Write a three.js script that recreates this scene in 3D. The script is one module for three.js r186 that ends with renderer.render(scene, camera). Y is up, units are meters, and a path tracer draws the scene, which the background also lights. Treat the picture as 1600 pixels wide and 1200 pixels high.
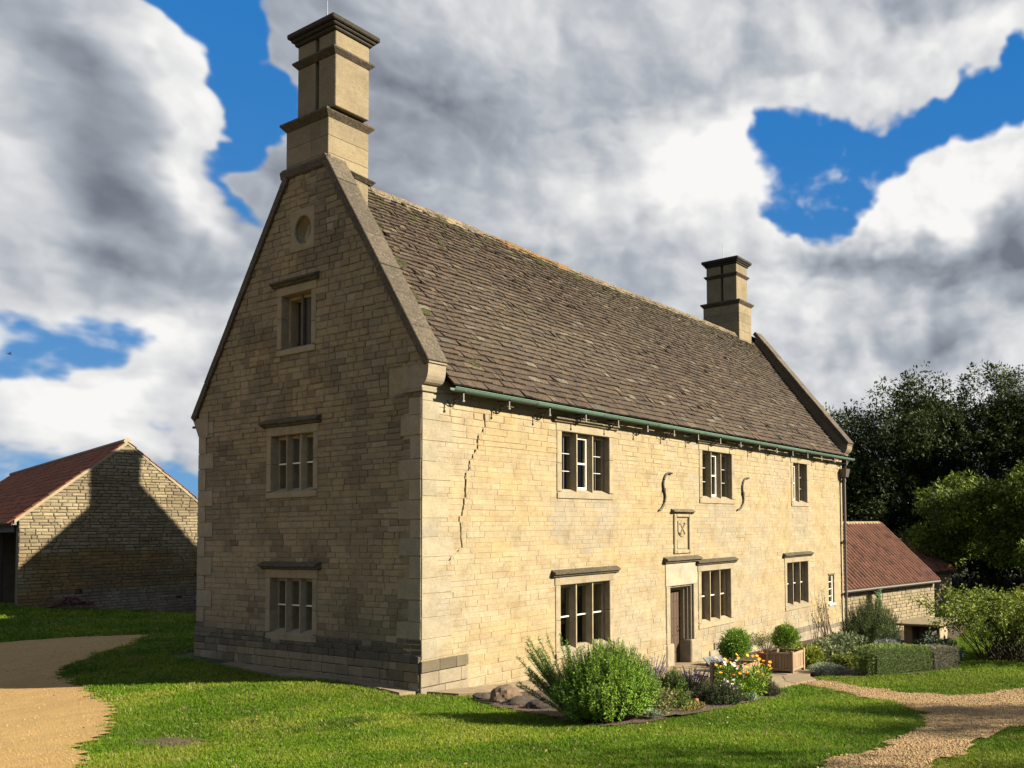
import * as THREE from 'three';
import { mergeGeometries } from 'three/addons/utils/BufferGeometryUtils.js';

// ------------------------------------------------------------------ camera, sky, sun, exposure
const scene = new THREE.Scene();
const renderer = new THREE.WebGLRenderer({ antialias: true });
renderer.setSize(1024, 768);
renderer.toneMapping = THREE.LinearToneMapping;
renderer.toneMappingExposure = 3.5;
renderer.shadowMap.enabled = true;

const EYE = new THREE.Vector3(-9.570, 2.897, 12.576);
const camera = new THREE.PerspectiveCamera(51.2, 4 / 3, 0.1, 3000);
{
  const right = new THREE.Vector3(0.467897, -0.0145325, 0.8836635), up = new THREE.Vector3(-0.0273069, 0.9991497, 0.0308906), back = new THREE.Vector3(-0.883361, -0.0385837, 0.4671023);
  camera.matrixAutoUpdate = true;
  camera.position.copy(EYE);
  camera.quaternion.setFromRotationMatrix(new THREE.Matrix4().makeBasis(right, up, back));
  camera.fov = 2 * Math.atan(600 / 1251.54) * 180 / Math.PI;
  camera.setViewOffset(1600, 1200, -438.7, -175, 1600, 1200);       // a shifted lens: verticals stay nearly upright
  camera.updateProjectionMatrix();
}

const SUN_AZ = THREE.MathUtils.degToRad(26), SUN_EL = THREE.MathUtils.degToRad(27);
const SUN_DIR = new THREE.Vector3(Math.sin(SUN_AZ) * Math.cos(SUN_EL), Math.sin(SUN_EL), Math.cos(SUN_AZ) * Math.cos(SUN_EL));
const sun = new THREE.DirectionalLight(new THREE.Color(1, 0.87, 0.66), 5);
sun.name = 'sun';
sun.position.copy(SUN_DIR).multiplyScalar(120);
sun.castShadow = true;
sun.shadow.radius = 1;
sun.shadow.mapSize.set(4096, 4096);
Object.assign(sun.shadow.camera, { left: -45, right: 45, top: 40, bottom: -40, near: 1, far: 300 });
scene.add(sun, sun.target);

// ------------------------------------------------------------------ noise and random numbers
function rng(seed) { let a = seed >>> 0; return () => { a = (a + 0x6D2B79F5) | 0; let t = Math.imul(a ^ (a >>> 15), 1 | a); t = (t + Math.imul(t ^ (t >>> 7), 61 | t)) ^ t; return ((t ^ (t >>> 14)) >>> 0) / 4294967296; }; }
const PERM = new Uint8Array(1024);
{ const r = rng(77), p = [...Array(256).keys()]; for (let i = 255; i > 0; i--) { const j = Math.floor(r() * (i + 1)); [p[i], p[j]] = [p[j], p[i]]; } for (let i = 0; i < 1024; i++) PERM[i] = p[i & 255]; }
const hash3 = (x, y, z) => PERM[PERM[PERM[x & 255] + (y & 255)] + (z & 255)] / 255;
function vnoise(x, y, z = 0) {                                        // value noise, 0 to 1
  const ix = Math.floor(x), iy = Math.floor(y), iz = Math.floor(z); let fx = x - ix, fy = y - iy, fz = z - iz;
  fx = fx * fx * (3 - 2 * fx); fy = fy * fy * (3 - 2 * fy); fz = fz * fz * (3 - 2 * fz);
  const X = ix & 255, Y = iy & 255, Z = iz & 255, A = PERM[X] + Y, B = PERM[X + 1] + Y, AA = PERM[A] + Z, AB = PERM[A + 1] + Z, BA = PERM[B] + Z, BB = PERM[B + 1] + Z;
  const a = PERM[AA] + (PERM[BA] - PERM[AA]) * fx, b = PERM[AB] + (PERM[BB] - PERM[AB]) * fx, c = PERM[AA + 1] + (PERM[BA + 1] - PERM[AA + 1]) * fx, d = PERM[AB + 1] + (PERM[BB + 1] - PERM[AB + 1]) * fx, e = a + (b - a) * fy, f = c + (d - c) * fy;
  return (e + (f - e) * fz) / 255;
}
function fbm(x, y, z = 0, oct = 4, gain = 0.5) { let s = 0, a = 1, n = 0; for (let i = 0; i < oct; i++) { s += a * vnoise(x, y, z); n += a; a *= gain; x = x * 2.03 + 17.1; y = y * 2.03 + 5.3; z = z * 2.03 + 9.7; } return s / n; }
const clamp = (x, a = 0, b = 1) => Math.min(b, Math.max(a, x)), mix = (a, b, t) => a + (b - a) * t, sstep = (a, b, x) => { const t = clamp((x - a) / (b - a)); return t * t * (3 - 2 * t); };
const mix3 = (a, b, t) => [mix(a[0], b[0], t), mix(a[1], b[1], t), mix(a[2], b[2], t)], mul3 = (a, k) => [a[0] * k, a[1] * k, a[2] * k];

// ------------------------------------------------------------------ sky: broken cumulus with blue between
// each puff: compass angle, height, half widths (degrees), more or less cloud, lighter or darker cloud
const SKY_PUFFS = [[65.8,28.4,1.6,1.3,-1.3,0], [63.9,27.2,1.6,1.8,-1.4,0], [62.4,25.4,1.4,2,-1.4,0], [61.9,22.7,1.1,2.1,-1.2,0], [64.2,28.6,2.8,1.2,-0.6,0], [67.5,27.7,1.1,0.9,-0.3,0], [71.7,12.7,2.6,1.7,-1.5,0], [72.8,10.7,1.4,1.3,-0.9,0], [60.9,20,0.8,1.4,-0.7,0], [28.2,23,3.5,2.4,-1.5,0], [29.3,26.3,2.6,1.9,-1.2,0], [25.1,25.1,2.8,2.7,-1.4,0], [23.3,21.9,1.8,1.4,-0.9,0], [20.2,26.6,3.2,1.7,-1.1,0], [15.9,27.5,2.9,1.5,-1.2,0], [12.6,28.6,2.2,1.5,-1.2,0], [30.8,21.2,2.8,0.7,-0.5,0], [11.4,29.7,1.3,1.7,-0.7,0], [70,6.8,4.6,1.2,-0.5,0.08], [71.2,4.7,3.3,1.3,-0.5,0.12], [66.5,4.2,3.5,1.4,-0.5,0.14], [67.1,8.4,1.7,1.1,-0.35,0], [41.7,17.3,7.6,2.9,0.5,0], [51.2,20.4,4.9,2.2,0.4,0], [64.7,22.8,1.5,3.5,0.5,0.5], [66.4,24.9,2.1,1.8,0.4,0.3], [63.6,19.4,1.2,2,0.3,0.45], [65.1,26.8,1.2,1.5,0,0.2], [69.2,10.1,1.7,2,0.8,0.42], [70,8.1,2.1,1.3,0.4,0.25], [71.8,8.4,1.5,1,0.2,0.1], [32.6,25.3,2.3,3.4,0.6,0.42], [34.9,22.1,5.1,2.4,0.4,0.3], [40.8,21.8,6.8,2.3,0.4,0.2], [46.3,22.2,5.2,2.3,0.3,0.1], [31.1,26.9,1.4,2.2,0.5,0.25], [18,23.6,4.2,2.3,1.2,0.5], [20.6,22.7,2.7,2,0.5,0.4], [12.9,24.8,2.2,2.2,0.7,0.35], [14.7,22.3,2.6,1.2,0.5,0.25], [16.3,31,4.8,1.5,0.5,0.3], [19.9,29.9,3.6,1.2,0.5,0.25], [11.8,31.4,2.6,1.3,0.5,0.3], [26.9,29.1,2.8,1.1,0.5,0.25], [27.6,15.9,5.1,2.6,0.4,0.3], [29.4,18.9,2.8,1.3,0.3,0.2], [12.3,13,5,2.9,0.4,0.22], [18.1,10.8,5.3,1.3,0.4,0.3], [23.1,11.9,2.7,2.6,0.3,0.05], [25.8,10.1,4.6,2.7,0.4,0.15], [64.3,13,1.8,1.4,0.4,0.15], [66.4,14.1,3.6,1,0.4,0.15], [62.4,10.4,1.9,2.9,0.2,0.05], [68.1,17.8,4.3,2.9,0.5,-0.3], [70.7,19.4,2.9,3.6,0.5,-0.22], [72.3,22.8,2.2,2.6,0.4,-0.1], [64.6,16.1,1.8,1.7,0.4,-0.2], [71.4,15.1,2.5,1.6,0.4,-0.25], [53.6,28.6,6.4,3.5,0.5,-0.22], [47.2,27.2,7.8,3.1,0.5,-0.2], [40.7,31.4,9.2,2,0.5,-0.05], [54.3,24,4.7,2.8,0.5,-0.2], [36.2,29.3,5.1,1.8,0.5,-0.12], [60,28.2,1,1.9,0.4,-0.1], [59.3,20.3,2.1,3.5,0.4,-0.15], [15.7,18.7,5.6,1.8,0.7,-0.4], [21.1,19.1,4.1,1.2,0.5,-0.32], [11.7,20.4,2.5,2.3,0.5,-0.25], [18.5,13.9,4,1.5,0.5,-0.28], [24.7,21.3,1.8,0.8,0.3,-0.1], [25.7,18.9,3.2,1,0.4,-0.2], [13.1,15.2,2.6,1,0.3,-0.15], [20.9,8.2,3.1,1.8,0.4,-0.2]];
{
  const billow = (a, b, c) => { let s = 0, k = 1, n = 0, F = 2.4; for (let i = 0; i < 6; i++) { s += k * Math.abs(vnoise(a * F + i * 7, b * F, c * F) * 2 - 1); n += k; k *= 0.5; F *= 2.05; } return 1.3 * s / n; };
  const W = 4096, H = 2048, data = new Float32Array(W * H * 4), D = Math.PI / 180;
  for (let row = 0; row < H; row++) {
    const el = ((row + 0.5) / H - 0.5) * 180, ce = Math.cos(el * D), se = Math.sin(el * D);
    for (let col = 0; col < W; col++) {
      const th = ((col + 0.5) / W - 0.5) * 2 * Math.PI, x = Math.cos(th) * ce, z = Math.sin(th) * ce, at = (row * W + col) * 4;
      let az = Math.atan2(-z, x) / D;
      if (el < -3) { data[at] = 0.07; data[at + 1] = 0.08; data[at + 2] = 0.07; data[at + 3] = 1; continue; }
      const inView = az > 0 && az < 84 && el < 44;
      if (!inView && (row & 3 || col & 3)) { const from = ((row & ~3) * W + (col & ~3)) * 4; for (let i = 0; i < 4; i++) data[at + i] = data[from + i]; continue; }
      const k = 1 / (Math.max(se, 0) + 0.28), px = x * k, pz = z * k;
      const oct = inView ? 6 : 3, nx = x * 3.2, ny = se * 4.2, nz = z * 3.2, wo = inView ? 6 : 2;
      const wx = fbm(nx + 3, ny, nz, wo, 0.62) - 0.5, wz = fbm(nx - 9, ny + 4, nz + 7, wo, 0.62) - 0.5;
      const waz = az + wx * 17, wel = el + wz * 12;
      let cov = 0.68, bri = 0.56;
      if (inView) {
        let c = 0, b = 0;
        for (const p of SKY_PUFFS) {
          const u = (waz - p[0]) / p[2], v = (wel - p[1]) / p[3], d = u * u + v * v;
          if (d < 9) { const g = Math.exp(-d * 0.9); c += p[4] * g; b += p[5] * g; }
        }
        cov += (c < 0 ? 0.7 * Math.tanh(c * 1.0) : 0.5 * Math.tanh(c * 0.8)); bri += clamp(b * 0.8, -0.3, 0.36);
      }
      if (!inView || az < 8 || az > 76 || el > 36) {                 // beyond the frame the same broken cloud goes on
        const far = inView ? Math.max(sstep(8, 0, az), sstep(76, 84, az), sstep(36, 44, el)) : 1, n = fbm(px * 1.7 + 30, pz * 1.7 + 12, 0, 3), m = fbm(px * 1.3 + 60, pz * 1.3, 3, 3);
        cov = mix(cov, 0.6 + (n - 0.46) * 2.2, far); bri = mix(bri, 0.56 + (m - 0.5) * 0.9, far);
      }
      const f1 = fbm(px * 2.6 + wx * 1.6, pz * 2.6 + wz * 1.6, se * 6, oct, 0.55), f2 = fbm(px * 6 + 40 + wz * 2, pz * 6 + wx * 2, se * 10 + 3, oct, 0.62), puff = inView ? billow(nx + wx * 0.35, ny + wz * 0.35, nz) : 0.5, f3 = 1 - puff, relief = inView ? puff - billow(nx + wx * 0.35 + SUN_DIR.x * 0.06, ny + wz * 0.35 + SUN_DIR.y * 0.12, nz + SUN_DIR.z * 0.06) : 0;   // billows, lighter towards the sun
      const c = cov + (f1 - 0.5) * 0.95 + (f2 - 0.5) * 0.5 + (puff - 0.55) * 0.5, alpha = sstep(0.2, 0.5, c);
      let b = (bri - 0.56) * 1.2 + 0.49 + (f2 - 0.5) * 0.28 + (f1 - 0.5) * 0.95 + relief * 0.7 + (puff - 0.55) * 0.12;
      b += 0.16 * sstep(0.95, 0.4, c);                                 // thin edges let the sun through
      b = clamp(b);
      const hz = Math.exp(-Math.max(el, 0) / 15);
      const blue = mix3([0.0, 0.165, 0.54], [0.27, 0.52, 0.76], clamp(hz * 0.75));
      const cloud = b < 0.45 ? mix3([0.175, 0.195, 0.24], [0.43, 0.465, 0.52], b / 0.45) : mix3([0.43, 0.465, 0.52], [0.97, 0.96, 0.94], (b - 0.45) / 0.55);
      const c3 = mix3(blue, cloud, alpha);
      for (let i = 0; i < 3; i++) data[at + i] = c3[i] * 0.279;
      data[at + 3] = 1;
    }
  }
  const sky = new THREE.DataTexture(data, W, H, THREE.RGBAFormat, THREE.FloatType);
  sky.mapping = THREE.EquirectangularReflectionMapping; sky.colorSpace = THREE.LinearSRGBColorSpace;
  sky.magFilter = THREE.LinearFilter; sky.minFilter = THREE.LinearFilter; sky.needsUpdate = true;
  scene.background = sky; scene.environment = sky;
}

// ------------------------------------------------------------------ names, things, parts
const used = new Map();
function numbered(name) { const n = used.get(name) ?? 0; used.set(name, n + 1); return n ? `${name}_${String(n).padStart(3, '0')}` : name; }
function tag(o, label, category, group, kind) { if (label) o.userData.label = label; if (category) o.userData.category = category; if (group) o.userData.group = group; if (kind) o.userData.kind = kind; return o; }
function thing(name, pos, label, category, group) { const g = new THREE.Group(); g.name = numbered(name); g.position.set(...pos); scene.add(g); return tag(g, label, category, group); }
function partGroup(name, parent) { const g = new THREE.Group(); g.name = numbered(name); parent.add(g); return g; }
function mesh(name, geo, mat, parent) { const m = new THREE.Mesh(geo, mat); m.name = numbered(name); m.castShadow = m.receiveShadow = true; parent.add(m); return m; }

// ------------------------------------------------------------------ geometry collector: flat faces, colour per face, uv in metres
const WORLD = { o: [0, 0, 0], u: [1, 0, 0], v: [0, 1, 0], n: [0, 0, 1] };
class Geo {
  constructor(frame = WORLD) { this.f = frame; this.p = []; this.uv = []; this.c = []; this.col = [1, 1, 1]; }
  w(a) { const { o, u, v, n } = this.f; return [o[0] + u[0] * a[0] + v[0] * a[1] + n[0] * a[2], o[1] + u[1] * a[0] + v[1] * a[1] + n[1] * a[2], o[2] + u[2] * a[0] + v[2] * a[1] + n[2] * a[2]]; }
  tri(a, b, c, col = this.col) {
    const e1 = [b[0] - a[0], b[1] - a[1], b[2] - a[2]], e2 = [c[0] - a[0], c[1] - a[1], c[2] - a[2]];
    const nx = Math.abs(e1[1] * e2[2] - e1[2] * e2[1]), ny = Math.abs(e1[2] * e2[0] - e1[0] * e2[2]), nz = Math.abs(e1[0] * e2[1] - e1[1] * e2[0]);
    const i = nx > ny && nx > nz ? [2, 1] : ny > nz ? [0, 2] : [0, 1];
    for (const q of [a, b, c]) { this.p.push(...this.w(q)); this.uv.push(q[i[0]], q[i[1]]); this.c.push(...col); }
  }
  quad(a, b, c, d, col) { this.tri(a, b, c, col); this.tri(a, c, d, col); }
  // an eight-cornered block: corners 0-3 below (or behind), 4-7 above, both counter-clockwise seen from the 4-7 side
  hexa(q, col, skip = '') {
    if (!skip.includes('b')) this.quad(q[3], q[2], q[1], q[0], col);
    if (!skip.includes('t')) this.quad(q[4], q[5], q[6], q[7], col);
    for (let i = 0; i < 4; i++) { if (skip.includes(String(i))) continue; const j = (i + 1) % 4; this.quad(q[i], q[j], q[j + 4], q[i + 4], col); }
  }
  // chamfered block between two corners, in the collector's frame
  box(x0, x1, y0, y1, z0, z1, b = 0, col = this.col) {
    if (b <= 0) return this.hexa([[x0, y0, z0], [x1, y0, z0], [x1, y1, z0], [x0, y1, z0], [x0, y0, z1], [x1, y0, z1], [x1, y1, z1], [x0, y1, z1]], col);
    const X = [x0, x0 + b, x1 - b, x1], Y = [y0, y0 + b, y1 - b, y1], Z = [z0, z0 + b, z1 - b, z1];
    const F = (a, bb, c, d) => this.quad(a, bb, c, d, col);
    F([X[1], Y[1], Z[3]], [X[2], Y[1], Z[3]], [X[2], Y[2], Z[3]], [X[1], Y[2], Z[3]]);
    F([X[2], Y[1], Z[0]], [X[1], Y[1], Z[0]], [X[1], Y[2], Z[0]], [X[2], Y[2], Z[0]]);
    F([X[3], Y[1], Z[2]], [X[3], Y[1], Z[1]], [X[3], Y[2], Z[1]], [X[3], Y[2], Z[2]]);
    F([X[0], Y[1], Z[1]], [X[0], Y[1], Z[2]], [X[0], Y[2], Z[2]], [X[0], Y[2], Z[1]]);
    F([X[1], Y[3], Z[2]], [X[2], Y[3], Z[2]], [X[2], Y[3], Z[1]], [X[1], Y[3], Z[1]]);
    F([X[1], Y[0], Z[1]], [X[2], Y[0], Z[1]], [X[2], Y[0], Z[2]], [X[1], Y[0], Z[2]]);
    for (const [sx, xo, xi] of [[-1, 0, 1], [1, 3, 2]]) {
      for (const [sz, zo, zi] of [[-1, 0, 1], [1, 3, 2]]) {
        const e = [[X[xi], Y[1], Z[zo]], [X[xo], Y[1], Z[zi]], [X[xo], Y[2], Z[zi]], [X[xi], Y[2], Z[zo]]];
        sx * sz > 0 ? F(e[0], e[1], e[2], e[3]) : F(e[1], e[0], e[3], e[2]);
        for (const [sy, yo, yi] of [[-1, 0, 1], [1, 3, 2]]) { const t = [[X[xo], Y[yi], Z[zi]], [X[xi], Y[yo], Z[zi]], [X[xi], Y[yi], Z[zo]]]; sx * sy * sz > 0 ? this.tri(t[0], t[1], t[2], col) : this.tri(t[0], t[2], t[1], col); }
      }
      for (const [sy, yo, yi] of [[-1, 0, 1], [1, 3, 2]]) {
        const e = [[X[xo], Y[yi], Z[1]], [X[xo], Y[yi], Z[2]], [X[xi], Y[yo], Z[2]], [X[xi], Y[yo], Z[1]]];
        sx * sy > 0 ? F(e[3], e[2], e[1], e[0]) : F(e[0], e[1], e[2], e[3]);
      }
    }
    for (const [sy, yo, yi] of [[-1, 0, 1], [1, 3, 2]]) for (const [sz, zo, zi] of [[-1, 0, 1], [1, 3, 2]]) {
      const e = [[X[1], Y[yi], Z[zo]], [X[2], Y[yi], Z[zo]], [X[2], Y[yo], Z[zi]], [X[1], Y[yo], Z[zi]]];
      sy * sz > 0 ? F(e[0], e[1], e[2], e[3]) : F(e[3], e[2], e[1], e[0]);
    }
  }
  // profile polygon [[v, n] ...] (counter-clockwise seen from +u) drawn out along u
  prism(prof, u0, u1, col, end0 = 0, end1 = 0, cap0 = col) {                      // end: how far the ends are drawn in per metre of n
    const A = prof.map(([v, n]) => [u0 - end0 * n, v, n]), B = prof.map(([v, n]) => [u1 + end1 * n, v, n]), k = prof.length;
    for (let i = 0; i < k; i++) { const j = (i + 1) % k; this.quad(A[i], A[j], B[j], B[i], col); }
    for (let i = 1; i + 1 < k; i++) { this.tri(A[0], A[i + 1], A[i], cap0); this.tri(B[0], B[i], B[i + 1], col); }
  }
  tube(pts, r, seg = 6, col = this.col, r1 = r) {
    const P = pts.map((p) => new THREE.Vector3(...p)), rings = [];
    for (let i = 0; i < P.length; i++) {
      const t = P[Math.min(i + 1, P.length - 1)].clone().sub(P[Math.max(i - 1, 0)]).normalize(), a = new THREE.Vector3(Math.abs(t.y) > 0.9 ? 1 : 0, Math.abs(t.y) > 0.9 ? 0 : 1, 0).cross(t).normalize(), b = t.clone().cross(a), rr = mix(r, r1, i / Math.max(1, P.length - 1));
      rings.push([...Array(seg).keys()].map((k) => { const q = (k / seg) * 6.28319; return P[i].clone().addScaledVector(a, Math.cos(q) * rr).addScaledVector(b, Math.sin(q) * rr).toArray(); }));
    }
    for (let i = 0; i + 1 < rings.length; i++) for (let k = 0; k < seg; k++) { const m = (k + 1) % seg; this.quad(rings[i][k], rings[i][m], rings[i + 1][m], rings[i + 1][k], col); }
    for (let k = 1; k + 1 < seg; k++) { this.tri(rings[0][0], rings[0][k + 1], rings[0][k], col); const R = rings[rings.length - 1]; this.tri(R[0], R[k], R[k + 1], col); }
  }
  poly(pts, n0, n1, col) {                                             // flat outline [[u, v] ...] counter-clockwise, given thickness along n
    const tris = THREE.ShapeUtils.triangulateShape(pts.map((p) => new THREE.Vector2(...p)), []);
    for (const [a, b, c] of tris) { this.tri([...pts[a], n1], [...pts[b], n1], [...pts[c], n1], col); this.tri([...pts[c], n0], [...pts[b], n0], [...pts[a], n0], col); }
    pts.forEach((p, i) => { const q = pts[(i + 1) % pts.length]; this.quad([...p, n0], [...q, n0], [...q, n1], [...p, n1], col); });
  }
  geometry() {
    const g = new THREE.BufferGeometry();
    g.setAttribute('position', new THREE.Float32BufferAttribute(this.p, 3)); g.setAttribute('uv', new THREE.Float32BufferAttribute(this.uv, 2)); g.setAttribute('color', new THREE.Float32BufferAttribute(this.c, 3));
    g.computeVertexNormals(); return g;
  }
  build(name, mat, parent) { return mesh(name, this.geometry(), mat, parent); }
}
function shapeWall(frame, outline, holes, n0, n1, col) {               // wall of real thickness with openings cut through
  const s = new THREE.Shape(outline.map((p) => new THREE.Vector2(...p)));
  for (const h of holes) s.holes.push(new THREE.Path(h.map((p) => new THREE.Vector2(...p))));
  const g = new THREE.ExtrudeGeometry(s, { depth: n1 - n0, bevelEnabled: false });
  g.translate(0, 0, n0);
  const { o, u, v, n } = frame;
  g.applyMatrix4(new THREE.Matrix4().set(u[0], v[0], n[0], o[0], u[1], v[1], n[1], o[1], u[2], v[2], n[2], o[2], 0, 0, 0, 1));
  const c = new Float32Array(g.attributes.position.count * 3); for (let i = 0; i < c.length; i++) c[i] = col[i % 3];
  g.setAttribute('color', new THREE.BufferAttribute(c, 3)); return g;
}

// ------------------------------------------------------------------ procedural textures
function tex(size, fn, srgb = false) {
  const d = new Uint8Array(size * size * 4);
  for (let y = 0; y < size; y++) for (let x = 0; x < size; x++) { const c = fn(x / size, y / size), a = (y * size + x) * 4; for (let i = 0; i < 3; i++) d[a + i] = 255 * clamp(c[i]); d[a + 3] = 255; }
  const t = new THREE.DataTexture(d, size, size); t.wrapS = t.wrapT = THREE.RepeatWrapping; t.magFilter = THREE.LinearFilter; t.minFilter = THREE.LinearMipmapLinearFilter; t.generateMipmaps = true; if (srgb) t.colorSpace = THREE.SRGBColorSpace; t.needsUpdate = true; return t;
}
// noise that tiles over the unit square
function tnoise(u, v, f, z, oct = 4) { let s = 0, a = 1, n = 0; for (let i = 0; i < oct; i++) { const F = f << i, x = u * F, y = v * F, ix = Math.floor(x), iy = Math.floor(y); let fx = x - ix, fy = y - iy; fx = fx * fx * (3 - 2 * fx); fy = fy * fy * (3 - 2 * fy); const h = (p, q) => hash3(((ix + p) % F + F) % F, ((iy + q) % F + F) % F, z + i * 13); s += a * mix(mix(h(0, 0), h(1, 0), fx), mix(h(0, 1), h(1, 1), fx), fy); n += a; a *= 0.55; } return s / n; }
const rep = (t, k) => { const c = t.clone(); c.repeat.set(k, k); c.needsUpdate = true; return c; };
const T = {};
T.stone = tex(1024, (u, v) => { const a = tnoise(u, v, 6, 1, 5), b = tnoise(u, v, 48, 9, 3), p = tnoise(u, v, 90, 21, 2); let k = 0.66 + 0.46 * a + 0.3 * (b - 0.5); if (p < 0.2) k *= 0.72; const o = tnoise(u, v, 4, 33, 3); return [k, k * mix(0.93, 1.01, o), k * mix(0.8, 1.04, o)]; });
T.stoneBump = tex(512, (u, v) => { const a = tnoise(u, v, 10, 3, 5), b = tnoise(u, v, 64, 5, 2); return [0.6 * a + 0.4 * b, 0, 0].fill(0.6 * a + 0.4 * b); });
T.lichen = tex(1024, (u, v) => { const a = tnoise(u, v, 18, 41, 4), b = tnoise(u, v, 26, 47, 4), c = tnoise(u, v, 9, 51, 3), d = tnoise(u, v, 70, 55, 2); let k = 0.42 + 0.6 * (a - 0.3); let col = [k, k * 0.98, k * 0.95]; if (b > 0.58) col = mix3(col, [1, 0.97, 0.88], sstep(0.58, 0.68, b)); if (c > 0.68 && d > 0.45) col = mix3(col, [0.95, 0.62, 0.22], 0.75); if (d < 0.25) col = mul3(col, 0.6); return col; });
T.wood = tex(512, (u, v) => { const a = tnoise(u, v * 0.12 + 0.1, 40, 61, 3), b = tnoise(u, v, 6, 63, 3); const k = 0.6 + 0.45 * a + 0.2 * (b - 0.5); return [k, k * 0.97, k * 0.92]; });
T.grass = tex(512, (u, v) => { const a = tnoise(u, v, 8, 71, 4), b = tnoise(u, v, 90, 73, 2); const k = 0.45 + 0.5 * b + 0.25 * (a - 0.5); return [k * (0.85 + 0.3 * a), k, k * 0.8]; });
T.gravel = tex(1024, (u, v) => { const b = tnoise(u, v, 128, 83, 2), a = tnoise(u, v, 6, 85, 4), c = tnoise(u, v, 70, 87, 1); const k = 0.5 + 0.55 * b + 0.3 * (a - 0.5) + (c > 0.8 ? 0.2 : 0); return [k, k * (0.95 + 0.05 * c), k * (0.86 + 0.2 * c)]; });
T.gravelBump = tex(512, (u, v) => [0, 0, 0].fill(tnoise(u, v, 100, 91, 3)));
T.rust = tex(512, (u, v) => { const a = tnoise(u, v, 10, 95, 5), b = tnoise(u, v, 40, 97, 2); const k = 0.6 + 0.5 * a; return [k, k * (0.9 + 0.14 * b), k * (0.82 + 0.3 * b)]; });
const std = (o) => new THREE.MeshStandardMaterial({ vertexColors: true, roughness: 0.95, color: new THREE.Color(0.47, 0.47, 0.47), ...o });
const M = {
  stone: std({ map: rep(T.stone, 0.7), bumpMap: rep(T.stoneBump, 0.9), bumpScale: 0.006 }),
  dressed: std({ map: rep(T.stone, 1.1), bumpMap: rep(T.stoneBump, 1.3), bumpScale: 0.004 }),
  mortar: std({ map: rep(T.stone, 1.3), bumpMap: rep(T.stoneBump, 2), bumpScale: 0.01 }),
  weathered: std({ map: rep(T.stone, 0.45), bumpMap: rep(T.stoneBump, 0.8), bumpScale: 0.014, color: new THREE.Color(0.5, 0.5, 0.5) }),
  lichen: std({ map: rep(T.lichen, 1.1), bumpMap: rep(T.stoneBump, 1.6), bumpScale: 0.012 }),
  tile: std({ map: rep(T.lichen, 1.7), bumpMap: rep(T.stoneBump, 2.2), bumpScale: 0.01 }),
  clay: std({ map: rep(T.rust, 1.3), bumpMap: rep(T.stoneBump, 3), bumpScale: 0.004, roughness: 0.85 }),
  wood: std({ map: rep(T.wood, 2), roughness: 0.8 }), paint: std({ color: new THREE.Color(0.85, 0.85, 0.85), roughness: 0.45 }), plain: std({}),
  iron: std({ roughness: 0.6, metalness: 0.3 }), copper: std({ map: rep(T.rust, 2), roughness: 0.6 }), lead: std({ roughness: 0.5, metalness: 0.4 }),
  glass: new THREE.MeshPhysicalMaterial({ color: 0xf2f6f4, roughness: 0.03, metalness: 0, transmission: 1, thickness: 0, ior: 1.5 }),
  grassSoil: std({ map: rep(T.grass, 0.5), bumpMap: rep(T.gravelBump, 0.5), bumpScale: 0.03, roughness: 1 }),
  gravel: std({ map: rep(T.gravel, 0.55), bumpMap: rep(T.gravelBump, 0.8), bumpScale: 0.018, roughness: 1 }),
  soil: std({ map: rep(T.gravel, 0.6), bumpMap: rep(T.gravelBump, 0.5), bumpScale: 0.06, roughness: 1 }),
  leaf: new THREE.MeshPhysicalMaterial({ vertexColors: true, color: new THREE.Color(0.74, 0.74, 0.74), roughness: 0.75, transmission: 0.35, thickness: 0, specularIntensity: 0.3 }),
  leafDense: std({ roughness: 0.8, color: new THREE.Color(0.74, 0.74, 0.74) }), bark: std({ map: rep(T.wood, 1), bumpMap: rep(T.stoneBump, 1.5), bumpScale: 0.03 }), flower: std({ roughness: 0.8, color: new THREE.Color(0.9, 0.9, 0.9) }),
};

// ------------------------------------------------------------------ the lie of the land
const LAND = [[0, .3, 0], [0, -3.2, .1], [-.1, -7.5, .28], [-.9, -1.5, .24], [-2.3, -4.1, .22], [-3.6, -6.3, .15], [-6, -10, .15], [-2, -14, .2], [2.7, -25.5, .45], [7.9, -24.5, -.25], [12, -25, -.6], [-10, -25, .5], [3.5, .4, -.3], [7.3, .3, -.7], [11, .2, -.88], [14, .2, -.98], [18.5, .2, -1.15], [-9.6, 12.6, 1.25], [-6, 8, .8], [-3, 5, .42], [0, 3, .08], [3, 4, -.22], [5, 5.5, -.42], [8, 6, -.62], [12, 5, -1], [16, 6, -1.25], [25, 8, -1.6], [22, 1.5, -1.6], [26, 3, -1.65], [0, 10, .3], [5, 12, -.1], [25, -5, -1.6], [35, 0, -1.6], [30, -20, -1.6], [-12, 0, .7], [-14, 8, 1.2]];
const tps = (r2) => (r2 > 1e-12 ? r2 * Math.log(r2) : 0);
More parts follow.
